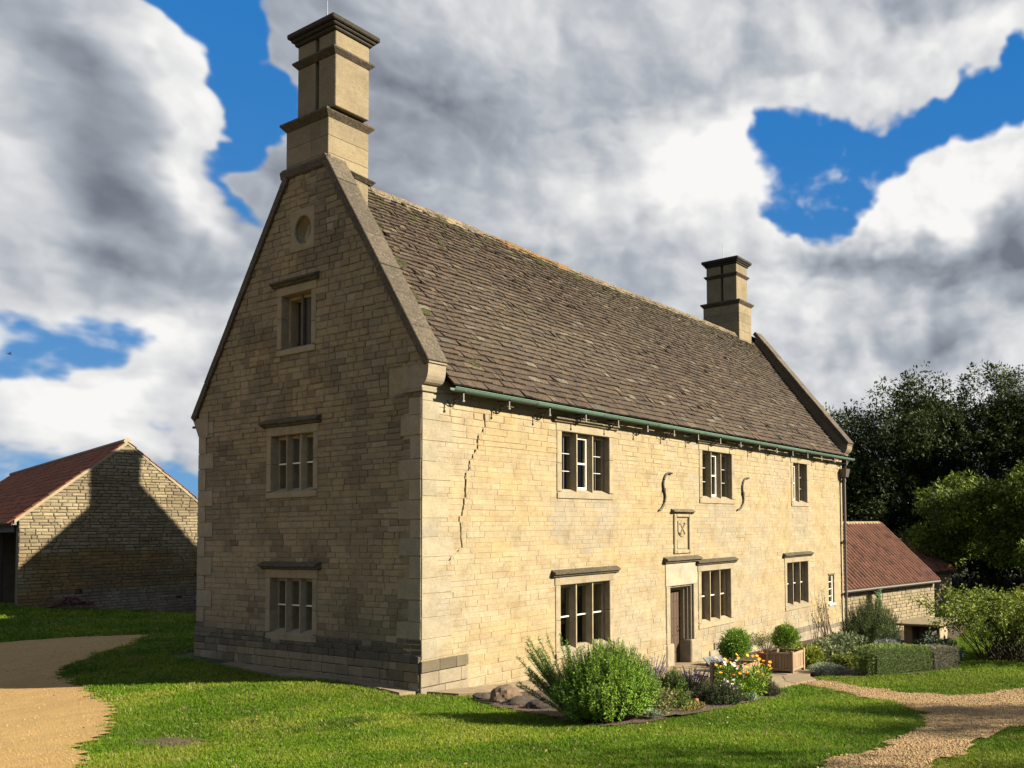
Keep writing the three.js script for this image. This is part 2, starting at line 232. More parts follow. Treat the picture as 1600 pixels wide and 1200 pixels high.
const landW = (() => {
  const n = LAND.length, N = n + 3, A = [...Array(N)].map(() => new Float64Array(N + 1));
  for (let i = 0; i < n; i++) { for (let j = 0; j < n; j++) A[i][j] = tps((LAND[i][0] - LAND[j][0]) ** 2 + (LAND[i][1] - LAND[j][1]) ** 2) + (i === j ? 0.5 : 0); A[i][n] = A[n][i] = 1; A[i][n + 1] = A[n + 1][i] = LAND[i][0]; A[i][n + 2] = A[n + 2][i] = LAND[i][1]; A[i][N] = LAND[i][2]; }
  for (let c = 0; c < N; c++) { let p = c; for (let r = c + 1; r < N; r++) if (Math.abs(A[r][c]) > Math.abs(A[p][c])) p = r; [A[c], A[p]] = [A[p], A[c]]; for (let r = 0; r < N; r++) if (r !== c) { const k = A[r][c] / A[c][c]; if (k) for (let j = c; j <= N; j++) A[r][j] -= k * A[c][j]; } }
  return A.map((row, i) => row[N] / row[i]);
})();
function gy(x, z) {
  const far = sstep(26, 60, Math.hypot(x - 6, z));
  if (far >= 1) return -1.2;
  const n = LAND.length; let s = landW[n] + landW[n + 1] * x + landW[n + 2] * z;
  for (let i = 0; i < n; i++) s += landW[i] * tps((LAND[i][0] - x) ** 2 + (LAND[i][1] - z) ** 2);
  return mix(clamp(s, -2.2, 1.8), -1.2, far);
}
function inside(poly, x, z) { let k = false; for (let i = 0, j = poly.length - 1; i < poly.length; j = i++) { const [a, b] = poly[i], [c, d] = poly[j]; if ((b > z) !== (d > z) && x < ((c - a) * (z - b)) / (d - b) + a) k = !k; } return k; }

// ------------------------------------------------------------------ ground, paths, paving
const LEFT_PATH = [[-30, -16], [-6, -15.6], [-0.81, -15.18], [0.65, -14.88], [1.94, -13.94], [0.21, -11.01], [-0.97, -9.59], [-1.82, -8.64], [-2.18, -7.93], [-2.59, -6.13], [-3.12, -3.92], [-3.59, -2.24], [-3.98, -1.25], [-4.6, 0.05], [-5.05, 0.8], [-5.5, 1.77], [-5.75, 2.2], [-6.6, 3.6], [-8.5, 5.6], [-14, 8], [-30, 9]];
const RIGHT_PATH = [[6.14, 4.22], [5.45, 5.48], [4.36, 6.65], [3.55, 7.59], [2.41, 8.44], [1.25, 8.93], [0.07, 9.08], [-1.23, 9.09], [-2.3, 9.0], [-4.2, 9.3], [-7, 10.5], [-6.6, 12.2], [-4, 10.9], [-1.8, 10.05], [-0.6, 10.0], [0.27, 9.99], [1.62, 10.17], [3.4, 10.7], [7, 11.6], [14, 12.6], [24, 13], [24, 10.6], [12, 9.9], [8.4, 9.35], [6.98, 9.03], [6.09, 8.73], [5.32, 8.57], [5.14, 8.01], [5.35, 6.91], [6.23, 5.57], [7.0, 4.6]];
const BED = [[1.6, 0.9], [0.9, 1.0], [0.1, 1.3], [-0.13, 1.6], [-0.66, 3.08], [-1.16, 4.6], [-1.15, 5.27], [-0.67, 5.53], [0.92, 5.53], [2.46, 5.42], [4.2, 5.06], [4.75, 4.6], [5.3, 3.2], [6.1, 2.1], [6.3, 1.7], [3.6, 1.35]];
const BED_R = [[8.75, 0.05], [18.2, 0.05], [26, 0.6], [26, 2.6], [16.5, 4.4], [12.6, 5.9], [11.2, 6.1], [9.3, 6.1], [7.8, 5.1], [7.55, 4.5], [7.9, 3.9], [8.7, 3.2], [8.75, 1.6]];
const FLAGS = [[0.05, 0.0], [1.3, 1.05], [3.7, 1.4], [6.25, 1.75], [6.0, 2.3], [5.25, 3.3], [4.8, 4.6], [6.57, 4.45], [7.75, 4.1], [7.95, 3.75], [8.6, 3.1], [8.7, 0.02]];
const wob = (x, z, s) => (fbm(x * 2.1 + s, z * 2.1, 3, 3) - 0.5) * 0.34;
{
  // one sheet to the horizon, fine where the picture looks
  const axis = (lo, hi, step, far) => { const a = []; for (let k = 14; k >= 1; k--) a.push(lo - far * ((Math.pow(1.45, k) - 1) / (Math.pow(1.45, 14) - 1))); for (let q = lo; q <= hi + 1e-6; q += step) a.push(q); for (let k = 1; k <= 14; k++) a.push(hi + far * ((Math.pow(1.45, k) - 1) / (Math.pow(1.45, 14) - 1))); return a; };
  const X = axis(-22, 40, 0.5, 900), Z = axis(-34, 26, 0.5, 900), p = [], uv = [], col = [], idx = [];
  for (const z of Z) for (const x of X) {
    p.push(x, gy(x, z) - 0.012 + (fbm(x * 0.9, z * 0.9, 0, 3) - 0.5) * 0.03, z); uv.push(x, z);
    const n = fbm(x * 0.5 + 4, z * 0.5, 1, 4), m = fbm(x * 0.17, z * 0.17 + 8, 5, 3);
    col.push(...mix3([0.03, 0.075, 0.004], [0.09, 0.12, 0.012], clamp((n - 0.35) * 1.6 + (m - 0.5) * 0.6)));
  }
  for (let j = 0; j + 1 < Z.length; j++) for (let i = 0; i + 1 < X.length; i++) { const a = j * X.length + i, b = a + 1, c = a + X.length, d = c + 1; idx.push(a, c, b, b, c, d); }
  const g = new THREE.BufferGeometry(); g.setAttribute('position', new THREE.Float32BufferAttribute(p, 3)); g.setAttribute('uv', new THREE.Float32BufferAttribute(uv, 2)); g.setAttribute('color', new THREE.Float32BufferAttribute(col, 3)); g.setIndex(idx); g.computeVertexNormals();
  tag(mesh('ground', g, M.grassSoil, scene), 'green lawn ground with bare patches around the stone manor house', null, null, 'structure');
}
function sheet(name, poly, mat, lift, cell, colour, label, s) {          // a sheet that follows the land inside a wavering outline
  const xs = poly.map((q) => q[0]), zs = poly.map((q) => q[1]), p = [], uv = [], col = [], idx = [], id = new Map();
  const x0 = Math.min(...xs) - 0.5, z0 = Math.min(...zs) - 0.5, nx = Math.ceil((Math.max(...xs) + 0.5 - x0) / cell), nz = Math.ceil((Math.max(...zs) + 0.5 - z0) / cell);
  const V = (i, j) => { const k = i * 10000 + j; if (!id.has(k)) { id.set(k, p.length / 3); const x = x0 + i * cell, z = z0 + j * cell; p.push(x, gy(x, z) + lift + (fbm(x * 1.3, z * 1.3, 2, 3) - 0.5) * 0.02, z); uv.push(x, z); col.push(...colour(x, z)); } return id.get(k); };
  for (let j = 0; j < nz; j++) for (let i = 0; i < nx; i++) { const x = x0 + (i + 0.5) * cell, z = z0 + (j + 0.5) * cell; if (inside(poly, x + wob(x, z, s), z + wob(x, z, s + 40))) { const a = V(i, j), b = V(i + 1, j), c = V(i, j + 1), d = V(i + 1, j + 1); idx.push(a, c, b, b, c, d); } }
  const g = new THREE.BufferGeometry(); g.setAttribute('position', new THREE.Float32BufferAttribute(p, 3)); g.setAttribute('uv', new THREE.Float32BufferAttribute(uv, 2)); g.setAttribute('color', new THREE.Float32BufferAttribute(col, 3)); g.setIndex(idx); g.computeVertexNormals();
  return tag(mesh(name, g, mat, scene), label, null, null, 'structure');
}
sheet('gravel_path', LEFT_PATH, M.gravel, 0.025, 0.13, (x, z) => mix3([0.74, 0.5, 0.17], [0.66, 0.42, 0.13], fbm(x * 0.6, z * 0.6, 2, 4)), 'wide sandy gravel path curving past the shaded gable towards the barn', 3);
sheet('gravel_path', RIGHT_PATH, M.gravel, 0.025, 0.1, (x, z) => mix3([0.68, 0.47, 0.22], [0.5, 0.32, 0.13], clamp(fbm(x * 0.9, z * 0.9, 2, 4) * 1.3 - 0.1)), 'pale gravel path winding across the lawn to the front door paving', 11);
sheet('flower_bed', BED, M.soil, 0.03, 0.12, (x, z) => mix3([0.11, 0.07, 0.04], [0.2, 0.13, 0.08], fbm(x * 3, z * 3, 2, 3)), 'dark soil of the flower bed in front of the door', 20);
sheet('bare_soil', [[-4.75, 0.95], [-4.45, 0.9], [-4.3, 1.45], [-4.4, 1.95], [-4.65, 2.0], [-4.75, 1.5]], M.soil, 0.004, 0.09, (x, z) => mix3([0.2, 0.12, 0.06], [0.1, 0.06, 0.035], fbm(x * 4, z * 4, 2, 3)), 'larger worn brown earth patch in the lawn near the left path', 33);
sheet('bare_soil', [[-3.6, -1.05], [-3.1, -1.0], [-3.05, -0.62], [-3.5, -0.55]], M.soil, 0.004, 0.08, (x, z) => mix3([0.18, 0.11, 0.055], [0.1, 0.06, 0.035], fbm(x * 4, z * 4, 2, 3)), 'small worn brown earth patch in the lawn by the gable shadow', 35);
sheet('flower_bed', BED_R, M.soil, 0.02, 0.2, (x, z) => mix3([0.09, 0.065, 0.04], [0.16, 0.11, 0.06], fbm(x * 3, z * 3, 2, 3)), 'dark soil of the bed along the far end of the house', 27);
{
  // flagstones: each slab its own piece, joints between
  const yard = tag(new THREE.Group(), 'stone flagstone paving along the house front and by the doorway', null, null, 'structure'); yard.name = 'flagstone_paving'; scene.add(yard);
  const r = rng(5);
  const slab = (q, k) => {
    const g = new Geo(), cx = q.reduce((s, a) => s + a[0], 0) / q.length, cz = q.reduce((s, a) => s + a[1], 0) / q.length, col = mul3(mix3([0.33, 0.265, 0.17], [0.41, 0.33, 0.21], r()), 0.9 + 0.2 * r()), y = (a) => gy(a[0], a[1]) + 0.045 + k * 0.008;
    const s = q.map((a) => [a[0] + (cx - a[0]) * 0.035, a[1] + (cz - a[1]) * 0.035]);
    for (let i = 1; i + 1 < s.length; i++) g.tri([s[0][0], y(s[0]), s[0][1]], [s[i + 1][0], y(s[i + 1]), s[i + 1][1]], [s[i][0], y(s[i]), s[i][1]], col);
    s.forEach((a, i) => { const b = s[(i + 1) % s.length]; g.quad([a[0], y(a), a[1]], [b[0], y(b), b[1]], [b[0], y(b) - 0.14, b[1]], [a[0], y(a) - 0.14, a[1]], col); });
    g.build('flagstone', M.dressed, yard);
  };
  let x = 0.08;                                                          // strip along the front
  while (x < 8.6) { const w = 0.55 + 0.45 * r(), x1 = Math.min(x + w, 8.7), d = (t) => 0.75 + Math.min(t, 2.4) * 0.26; if (x < 0.6) slab([[x, 0.03], [x1, 0.03], [x1, d(x1) * 0.9], [x + 0.25, d(x) * 0.72]], r()); else { const m = d(x) * (0.45 + 0.15 * r()); slab([[x, 0.03], [x1, 0.03], [x1, m], [x, m]], r()); slab([[x, m], [x1, m], [x1, d(x1)], [x, d(x)]], r()); } x = x1; }
  for (const [z0, z1] of [[1.42, 2.1], [2.1, 2.75], [2.75, 3.4], [3.4, 3.95], [3.95, 4.45]]) {   // the doorway walk
    const xa = Math.max(6.35 - (z0 - 1.42) * 0.55, 4.9), xb = Math.max(6.35 - (z1 - 1.42) * 0.55, 4.85), ea = z0 > 3.6 ? 7.9 - (z0 - 3.6) * 1.3 : 8.8, eb = z1 > 3.6 ? 7.9 - (z1 - 3.6) * 1.3 : 8.8; let u = 0;
    while (u < 1) { const v = u + 0.2 + 0.15 * r() > 0.85 ? 1 : u + 0.2 + 0.15 * r(); slab([[mix(xa, ea, u), z0], [mix(xa, ea, v), z0], [mix(xb, eb, v), z1], [mix(xb, eb, u), z1]], r()); u = v; }
  }
  for (let z = -0.05; z > -5.6;) { const l = 0.5 + 0.4 * r(), z1 = z - l; slab([[-0.42 + 0.05 * r(), z1], [-0.04, z1], [-0.04, z], [-0.42 + 0.05 * r(), z]], r() * 0.5); z = z1; }   // under the gable
}

// ------------------------------------------------------------------ masonry
const FRONT = { o: [0, 0, 0], u: [1, 0, 0], v: [0, 1, 0], n: [0, 0, 1] };
const GABLE = { o: [0, 0, 0], u: [0, 0, 1], v: [0, 1, 0], n: [-1, 0, 0] };
function stoneGeo(frame, s, r) {                                        // one walling stone: bevelled face, sides running back into the mortar
  const g = new Geo(frame), { u0, u1, v0, v1 } = s, j = s.jit ?? 0.008, b = s.bev ?? 0.012, n = s.proud ?? (0.004 + 0.012 * r()), k = () => (r() - 0.5) * j;
  const o = [[u0 + k(), v0 + k()], [u1 + k(), v0 + k()], [u1 + k(), v1 + k()], [u0 + k(), v1 + k()]], cx = (u0 + u1) / 2, cy = (v0 + v1) / 2;
  const i = o.map(([x, y]) => [x + Math.sign(cx - x) * b, y + Math.sign(cy - y) * b]), t = [k() * 0.5, k() * 0.5, k() * 0.5, k() * 0.5];
  const back = -0.05, P = (a, d) => [a[0], a[1], d];
  g.quad(P(i[0], n + t[0]), P(i[1], n + t[1]), P(i[2], n + t[2]), P(i[3], n + t[3]), s.col);
  for (let q = 0; q < 4; q++) { const m = (q + 1) % 4; g.quad(P(o[q], n - b * 0.6), P(o[m], n - b * 0.6), P(i[m], n + t[m]), P(i[q], n + t[q]), s.col); g.quad(P(o[q], back), P(o[m], back), P(o[m], n - b * 0.6), P(o[q], n - b * 0.6), s.col); }
  return g;
}
// rows of stones between v0 and v1; span(v) gives the run of wall at that height, holes are kept free
function courses({ v0, v1, span, holes, rowH, len, gap, r, tone, forced = [] }) {
  const out = []; let v = v0;
  while (v < v1 - 0.03) {
    let h = rowH(v) * (0.82 + 0.36 * r()); if (v + h > v1) h = v1 - v;
    for (const f of forced) if (v < f && v + h > f - 0.03) { h = f - v < 0.05 ? f - v + rowH(v) : f - v; break; }
    const [a, b] = span(v + h / 2), cuts = [a, b];
    for (const q of holes) if (q.v0 < v + h - 0.005 && q.v1 > v + 0.005) { if (q.u0 > a && q.u0 < b) cuts.push(q.u0); if (q.u1 > a && q.u1 < b) cuts.push(q.u1); }
    cuts.sort((p, q) => p - q);
    for (let c = 0; c + 1 < cuts.length; c++) {
      const p = cuts[c], q = cuts[c + 1], m = (p + q) / 2; if (q - p < 0.04) continue;
      let lo = v, hi = v + h;
      for (const w of holes) if (w.u0 < m && w.u1 > m && w.v0 < hi && w.v1 > lo) { if (w.v0 > lo + 0.035) hi = w.v0; else if (w.v1 < hi - 0.035) lo = w.v1; else { lo = hi; break; } }
      if (hi - lo < 0.03) continue;
      let u = p;
      while (u < q - 0.01) { let l = len(v) * (0.5 + 1.0 * r()); if (q - u - l < len(v) * 0.4) l = q - u; out.push({ u0: u + gap / 2, u1: u + l - gap / 2, v0: lo + gap / 2, v1: hi - gap / 2, col: tone(u + l / 2, (lo + hi) / 2) }); u += l; }
    }
    v += h;
  }
  return out;
}
// the stones that show largest become parts of the wall, the others one joined piece
function placeStones(frame, list, r, wall, house, most, mat, name = 'stone', restName = 'walling_stones') {
  const size = (s) => { const c = new Geo(frame).w([(s.u0 + s.u1) / 2, (s.v0 + s.v1) / 2, 0]), d = Math.hypot(c[0] - EYE.x, c[1] - EYE.y, c[2] - EYE.z), n = frame.n, cs = Math.abs((EYE.x - c[0]) * n[0] + (EYE.y - c[1]) * n[1] + (EYE.z - c[2]) * n[2]) / d; return ((s.u1 - s.u0) * (s.v1 - s.v0) * cs) / (d * d); };
  list.forEach((s) => (s.size = size(s))); list.sort((a, b) => b.size - a.size);
  list.forEach((s) => (s.g = stoneGeo(frame, s, r)));
  list.slice(0, most).forEach((s) => s.g.build(name, mat, wall));
  const rest = new Geo(); for (const s of list.slice(most)) { for (const x of s.g.p) rest.p.push(x); for (const x of s.g.uv) rest.uv.push(x); for (const x of s.g.c) rest.c.push(x); }
  if (rest.p.length) tag(rest.build(restName, mat, house), null, null, null, 'stuff');
}

// ------------------------------------------------------------------ the manor house
const LEN = 18.23, DEEP = 7.46;
const house = thing('manor_house', [0, 0, 0], 'tall limestone manor house with stone slate roof, mullioned windows and two chimneys', 'house');
const BOARDS = [0.16, 0.11, 0.07];
const WIN = [                                                             // wall, left, right, bottom, top, lights, kind
  ['F', 3.46, 5.0, 3.76, 5.06, 3, 'upper'], ['F', 8.85, 10.37, 3.76, 5.06, 3, 'upper'], ['F', 14.24, 15.26, 3.76, 5.06, 2, 'upper2'],
  ['F', 3.41, 4.99, 0.31, 1.71, 3, 'lower'], ['F', 8.75, 10.25, 0.31, 1.71, 3, 'shutter'], ['F', 13.71, 15.24, 0.31, 1.71, 3, 'lower'],
  ['G', -4.65, -3.21, 0.93, 2.01, 3, 'gable'], ['G', -4.67, -3.22, 3.8, 4.92, 3, 'gable'], ['G', -4.34, -3.32, 6.72, 7.8, 2, 'attic'],
];
const DOOR = { u0: 7.32, u1: 8.36, v0: -0.7, v1: 1.4 };
const TINY = { u0: 16.93, u1: 17.36, v0: 0.08, v1: 1.12 };
const CRACK = [[1.39, 5.2], [1.4, 4.9], [1.23, 4.76], [1.23, 4.58], [1.16, 4.42], [1.07, 4.3], [0.94, 3.94], [0.91, 3.42], [0.8, 3.15], [0.87, 2.6], [0.62, 2.42], [0.5, 2.2]];
const crackStep = (v) => 0.07 * (vnoise(Math.floor(v / 0.118) * 3.7, 1.5) - 0.5);
const crackLine = (v) => { for (let i = 0; i + 1 < CRACK.length; i++) if (v <= CRACK[i][1] && v >= CRACK[i + 1][1]) return mix(CRACK[i + 1][0], CRACK[i][0], (v - CRACK[i + 1][1]) / (CRACK[i][1] - CRACK[i + 1][1])); return null; };
const crackAt = (v) => { const u = crackLine(v); return u === null ? null : u + crackStep(v); };
const rakeF = (v) => Math.min(0, (6.22 - v) / 1.44 - 0.02), rakeB = (v) => Math.max(-DEEP, -7.6 + (v - 5.62) / 1.4 + 0.05);
{
  const rect = (a, b, c, d) => [[a - 0.04, c - 0.05], [a - 0.04, d + 0.05], [b + 0.04, d + 0.05], [b + 0.04, c - 0.05]];
  const fw = mesh('front_wall', shapeWall(FRONT, [[0, -1.6], [LEN, -1.6], [LEN, 5.7], [0, 5.7]], [...WIN.filter((w) => w[0] === 'F').map((w) => rect(w[1], w[2], w[3], w[4])), rect(DOOR.u0, DOOR.u1, DOOR.v0, DOOR.v1), rect(TINY.u0, TINY.u1, TINY.v0, TINY.v1), (() => { const w = (v) => 0.012 + 0.022 * vnoise(v * 7, 3) * sstep(2.0, 4.4, v), V = []; for (let k = Math.floor(5.15 / 0.118); k * 0.118 > 2.25; k--) V.push((k + 0.96) * 0.118, (k + 0.04) * 0.118); const P = V.filter((v) => crackLine(v) !== null); return [...P.map((v) => [crackAt(v) - w(v), v]), ...P.slice().reverse().map((v) => [crackAt(v) + w(v + 9), v])]; })()], -0.5, -0.004, [0.45, 0.38, 0.24]), M.mortar, house);
  const gp = [[-DEEP, -1.6], [-0.5, -1.6], [-0.5, 6.4]];
  const gw = mesh('gable_wall', shapeWall(GABLE, [[-DEEP, -1.6], [-0.012, -1.6], [-0.012, 6.2], [-2.85, 10.3], [-4.25, 10.25], [-DEEP, 5.8]], WIN.filter((w) => w[0] === 'G').map((w) => rect(w[1], w[2], w[3], w[4])).concat([(() => { const q = []; for (let i = 0; i < 20; i++) { const t = -i / 20 * 6.28319; q.push([-3.63 + Math.cos(t) * 0.3, 9.07 + Math.sin(t) * 0.32]); } return q; })()]), -0.42, -0.012, [0.42, 0.355, 0.225]), M.mortar, house);
  const r = rng(11);
  const margin = (w) => ({ u0: w[1] - 0.13, u1: w[2] + 0.13, v0: w[3] - 0.16, v1: w[4] + 0.17 });
  // --- front wall: pale honey limestone, grey weathered patches, big ashlar at the corner
  const toneF = (u, v) => {
    const t = r(), big = fbm(u * 0.45 + 2, v * 0.45, 3, 4), och = fbm(u * 1.3 + 20, v * 1.9, 8, 3); let c = mix3([0.46, 0.39, 0.255], [0.44, 0.365, 0.228], t);
    c = mix3(c, [0.41, 0.38, 0.305], sstep(0.5, 0.72, big) * 0.6); c = mix3(c, [0.46, 0.35, 0.175], sstep(0.55, 0.7, och) * 0.45);
    if (u < 1.6) c = mix3(c, [0.43, 0.4, 0.32], 0.5 * sstep(1.6, 0.3, u));
    for (const w of WIN) if (w[0] === 'F' && u > w[1] - 0.2 && u < w[2] + 0.2 && v < w[3] && v > w[3] - 1.4) c = mix3(c, [0.34, 0.325, 0.285], 0.7 * vnoise(u * 5, v * 1.2, 4));   // grey run-off marks under the sills
    if (r() < 0.05) c = mix3(c, [0.48, 0.43, 0.32], 0.5); if (r() < 0.05) c = mix3(c, [0.4, 0.29, 0.14], 0.4);
    return mul3(c, 1.04 + 0.07 * r());
  };
  const holesF = [...WIN.filter((w) => w[0] === 'F').map(margin), { u0: DOOR.u0 - 0.1, u1: DOOR.u1 + 0.1, v0: -3, v1: 2.02 }, { u0: TINY.u0 - 0.03, u1: TINY.u1 + 0.03, v0: TINY.v0 - 0.05, v1: TINY.v1 + 0.04 }, { u0: 7.52, u1: 8.24, v0: 2.26, v1: 3.27 }];
  let stones = [];
  const quoin = []; { let v = 0.62, k = 0; while (v < 5.4) { const h = 0.26 + 0.2 * r(), w = (k++ % 2 ? 0.62 : 0.33) * (0.85 + 0.3 * r()); quoin.push({ u0: 0, u1: w, v0: v, v1: Math.min(v + h, 5.46) }); v += h; } v = 0.62; }
  const basecol = (u, v) => mul3(mix3([0.44, 0.39, 0.29], [0.32, 0.28, 0.21], fbm(u * 2, v * 2, 5, 3)), 0.9 + 0.2 * r());
  // plinth band at the near corner (two rows, the upper one dark with lichen)
  for (const [v0, v1, dark] of [[0.40, 0.6, 1], [0.14, 0.39, 0], [-0.2, 0.13, 0]]) { let u = -0.03; while (u < 0.95) { const l = 0.3 + 0.25 * r(), e = Math.min(u + l, 0.98); quoin.push({ u0: u, u1: e, v0, v1, col: dark ? mul3([0.17, 0.145, 0.1], 0.85 + 0.3 * r()) : basecol(u, v0), proud: dark ? 0.05 : 0.03, plinth: 1 }); u = e; } }
  stones = courses({ v0: -1.3, v1: 5.7, span: () => [0, LEN], holes: [...holesF, ...quoin.map((q) => ({ u0: q.u0 - 0.01, u1: q.u1 - 0.02, v0: q.v0, v1: q.v1 }))], rowH: (v) => (v < 0 ? 0.16 : v > 4.6 ? 0.125 : 0.105), len: (v) => (v < -0.2 ? 0.42 : 0.4), gap: 0.004, r, tone: toneF });
  for (const s of stones) { const k = vnoise(s.u0 * 0.6, s.v0 * 0.6, 6); const open = s.v0 > 4.5 || s.v0 < 0.2 || r() < 0.05; s.bev = open ? 0.01 : 0.003; s.proud = open ? 0.002 + 0.008 * r() : 0.0005 + 0.003 * r() * k; s.jit = open ? 0.014 : 0.007; }
  // at the far end the wall stands on a weathered sloping plinth
  for (const s of stones) if (s.u0 > 8.9 && s.v1 < -0.3 - (s.u0 - 9) * 0.028) { s.col = mix3(s.col, [0.4, 0.37, 0.32], 0.65); s.proud = 0.035; }
  for (const s of stones) if (s.u0 > 8.9 && s.v1 < -0.3 - (s.u0 - 9) * 0.028 && s.v1 > -0.5 - (s.u0 - 9) * 0.028) s.col = mul3([0.25, 0.22, 0.18], 0.8 + 0.3 * r());
  // the settlement crack: stones are split and stand apart
  stones = stones.flatMap((s) => { const c = crackAt((s.v0 + s.v1) / 2); if (c === null || c < s.u0 || c > s.u1) return [s]; const a = { ...s, u1: c - 0.02 }, b = { ...s, u0: c + 0.02 }; return [a, b].filter((q) => q.u1 - q.u0 > 0.03); });
  for (const q of quoin) stones.push({ ...q, u0: q.u0 + 0.001, u1: q.u1 - 0.006, v0: q.v0 + 0.004, v1: q.v1 - 0.004, bev: 0.006, jit: 0.004, proud: q.proud ?? 0.007, col: q.col ?? mul3(mix3([0.42, 0.385, 0.3], [0.46, 0.41, 0.29], r()), 0.94 + 0.12 * r()) });
  placeStones(FRONT, stones, r, fw, house, 170, M.stone);

  // --- gable wall: greyer, darker, rougher, with black lichen near the rakes and above the ground
  const toneG = (u, v) => {
    // the same limestone as the front, older and less cleaned: brown patina, black lichen in patches, pale lichen spots
    const big = fbm(u * 0.6, v * 0.5 + 3, 1, 4), t = r(), crust = fbm(u * 1.6, v * 1.3, 12, 4); let c = mix3([0.46, 0.39, 0.255], [0.44, 0.365, 0.228], t);
    c = mix3(c, [0.46, 0.35, 0.175], sstep(0.52, 0.7, fbm(u * 1.1 + 9, v * 1.2, 6, 3)) * 0.5); c = mix3(c, [0.3, 0.25, 0.165], sstep(0.47, 0.62, big) * 0.55); c = mix3(c, [0.17, 0.14, 0.095], sstep(0.53, 0.63, crust) * 0.6);
    if (v < 0.95 && v > 0.5) c = mix3(c, [0.11, 0.096, 0.075], 0.8 * sstep(0.36, 0.5, crust + 0.08));
    if (u < -4.8 && v < 4) c = mix3(c, [0.43, 0.4, 0.32], 0.4 * r());
    if (r() < 0.03) c = mix3(c, [0.46, 0.42, 0.34], 0.5); if (r() < 0.06) c = mul3(c, 0.72);
    return mul3(c, 0.95 + 0.1 * r());
  };
  const holesG = [...WIN.filter((w) => w[0] === 'G').map(margin), { u0: -4.04, u1: -3.27, v0: 8.68, v1: 9.5 }, { u0: -0.95, u1: 0.1, v0: 5.45, v1: 5.95 }];
  const quoinG = []; { let v = 0.98, k = 1; while (v < 5.3) { const h = 0.28 + 0.16 * r(), w = (k++ % 2 ? 0.6 : 0.34) * (0.85 + 0.3 * r()); quoinG.push({ u0: -w, u1: -0.012, v0: v, v1: Math.min(v + h, 5.44) }); v += h; } v = 1; k = 0; while (v < 5.2) { const h = 0.3 + 0.2 * r(), w = (k++ % 2 ? 0.6 : 0.3); quoinG.push({ u0: -DEEP, u1: -DEEP + w, v0: v, v1: Math.min(v + h, 5.4) }); v += h; } }
  let gs = courses({ v0: -0.6, v1: 10.3, span: (v) => [rakeB(v), v > 6.1 ? rakeF(v) : -0.012], holes: [...holesG, ...quoinG], rowH: (v) => (v > 5.4 ? 0.135 : v < 0.6 ? 0.16 : 0.115), len: (v) => (v > 5.4 ? 0.28 : 0.33), gap: 0.01, r, tone: toneG });
  for (const s of gs) { const k = s.v0 > 4.6 ? 1 : s.v0 > 2.6 ? 0.6 : 0.35; s.bev = 0.005 + 0.012 * k; s.jit = 0.014; s.proud = 0.001 + 0.02 * k * r(); if (s.v1 < 0.72 + 0.26 * clamp(-s.u0 / DEEP)) { s.proud += 0.05; } }
  for (const q of quoinG) gs.push({ ...q, v0: q.v0 + 0.005, v1: q.v1 - 0.005, u0: q.u0 + 0.004, u1: q.u1 - 0.004, bev: 0.008, jit: 0.006, proud: 0.018, col: mul3(mix3([0.42, 0.385, 0.3], [0.46, 0.41, 0.29], r()), 0.94 + 0.12 * r()) });
  for (const s of gs) s.u1 = Math.min(s.u1, -0.002);
  placeStones(GABLE, gs, r, gw, house, 130, M.stone);
  const cf = new Geo(FRONT); cf.box(0.4, 1.6, 2.1, 5.3, -0.62, -0.505, 0, [0.3, 0.24, 0.15]); cf.build('wall_core', M.stone, house);
  // far gable, back wall, floors and inner partitions: they close the house and keep it dark inside
  const far = new Geo(); far.f = { o: [LEN - 0.42, 0, 0], u: [0, 0, 1], v: [0, 1, 0], n: [1, 0, 0] }; const fg = new Geo(far.f); fg.poly([[-DEEP, -1.6], [-0.5, -1.6], [-0.5, 5.75], [-3.6, 10.2], [-DEEP, 5.75]], 0, 0.42, [0.42, 0.34, 0.2]); fg.build('far_gable_wall', M.stone, house);
  const bk = new Geo(); bk.box(0.42, LEN - 0.42, -1.6, 5.6, -DEEP, -DEEP + 0.5, 0, [0.42, 0.34, 0.2]); bk.build('back_wall', M.stone, house);
  const inn = new Geo(); inn.box(0.43, LEN - 0.43, 2.72, 2.9, -DEEP + 0.5, -0.51, 0, BOARDS); inn.box(0.43, LEN - 0.43, 5.35, 5.5, -DEEP + 0.5, -0.51, 0, BOARDS); inn.box(0.43, LEN - 0.43, -1.4, -0.72, -DEEP + 0.5, -0.51, 0, BOARDS); inn.build('floor', M.wood, house);
  const pt = new Geo(); for (const x of [6.4, 11.6]) { pt.box(x, x + 0.15, -0.71, 2.71, -DEEP + 0.51, -0.52, 0, BOARDS); pt.box(x, x + 0.15, 2.91, 5.34, -DEEP + 0.51, -0.52, 0, BOARDS); } pt.box(0.44, LEN - 0.44, -0.71, 2.71, -2.6, -2.45, 0, BOARDS); pt.box(0.44, LEN - 0.44, 2.91, 5.34, -2.6, -2.45, 0, BOARDS); pt.build('partition', M.wood, house);
}

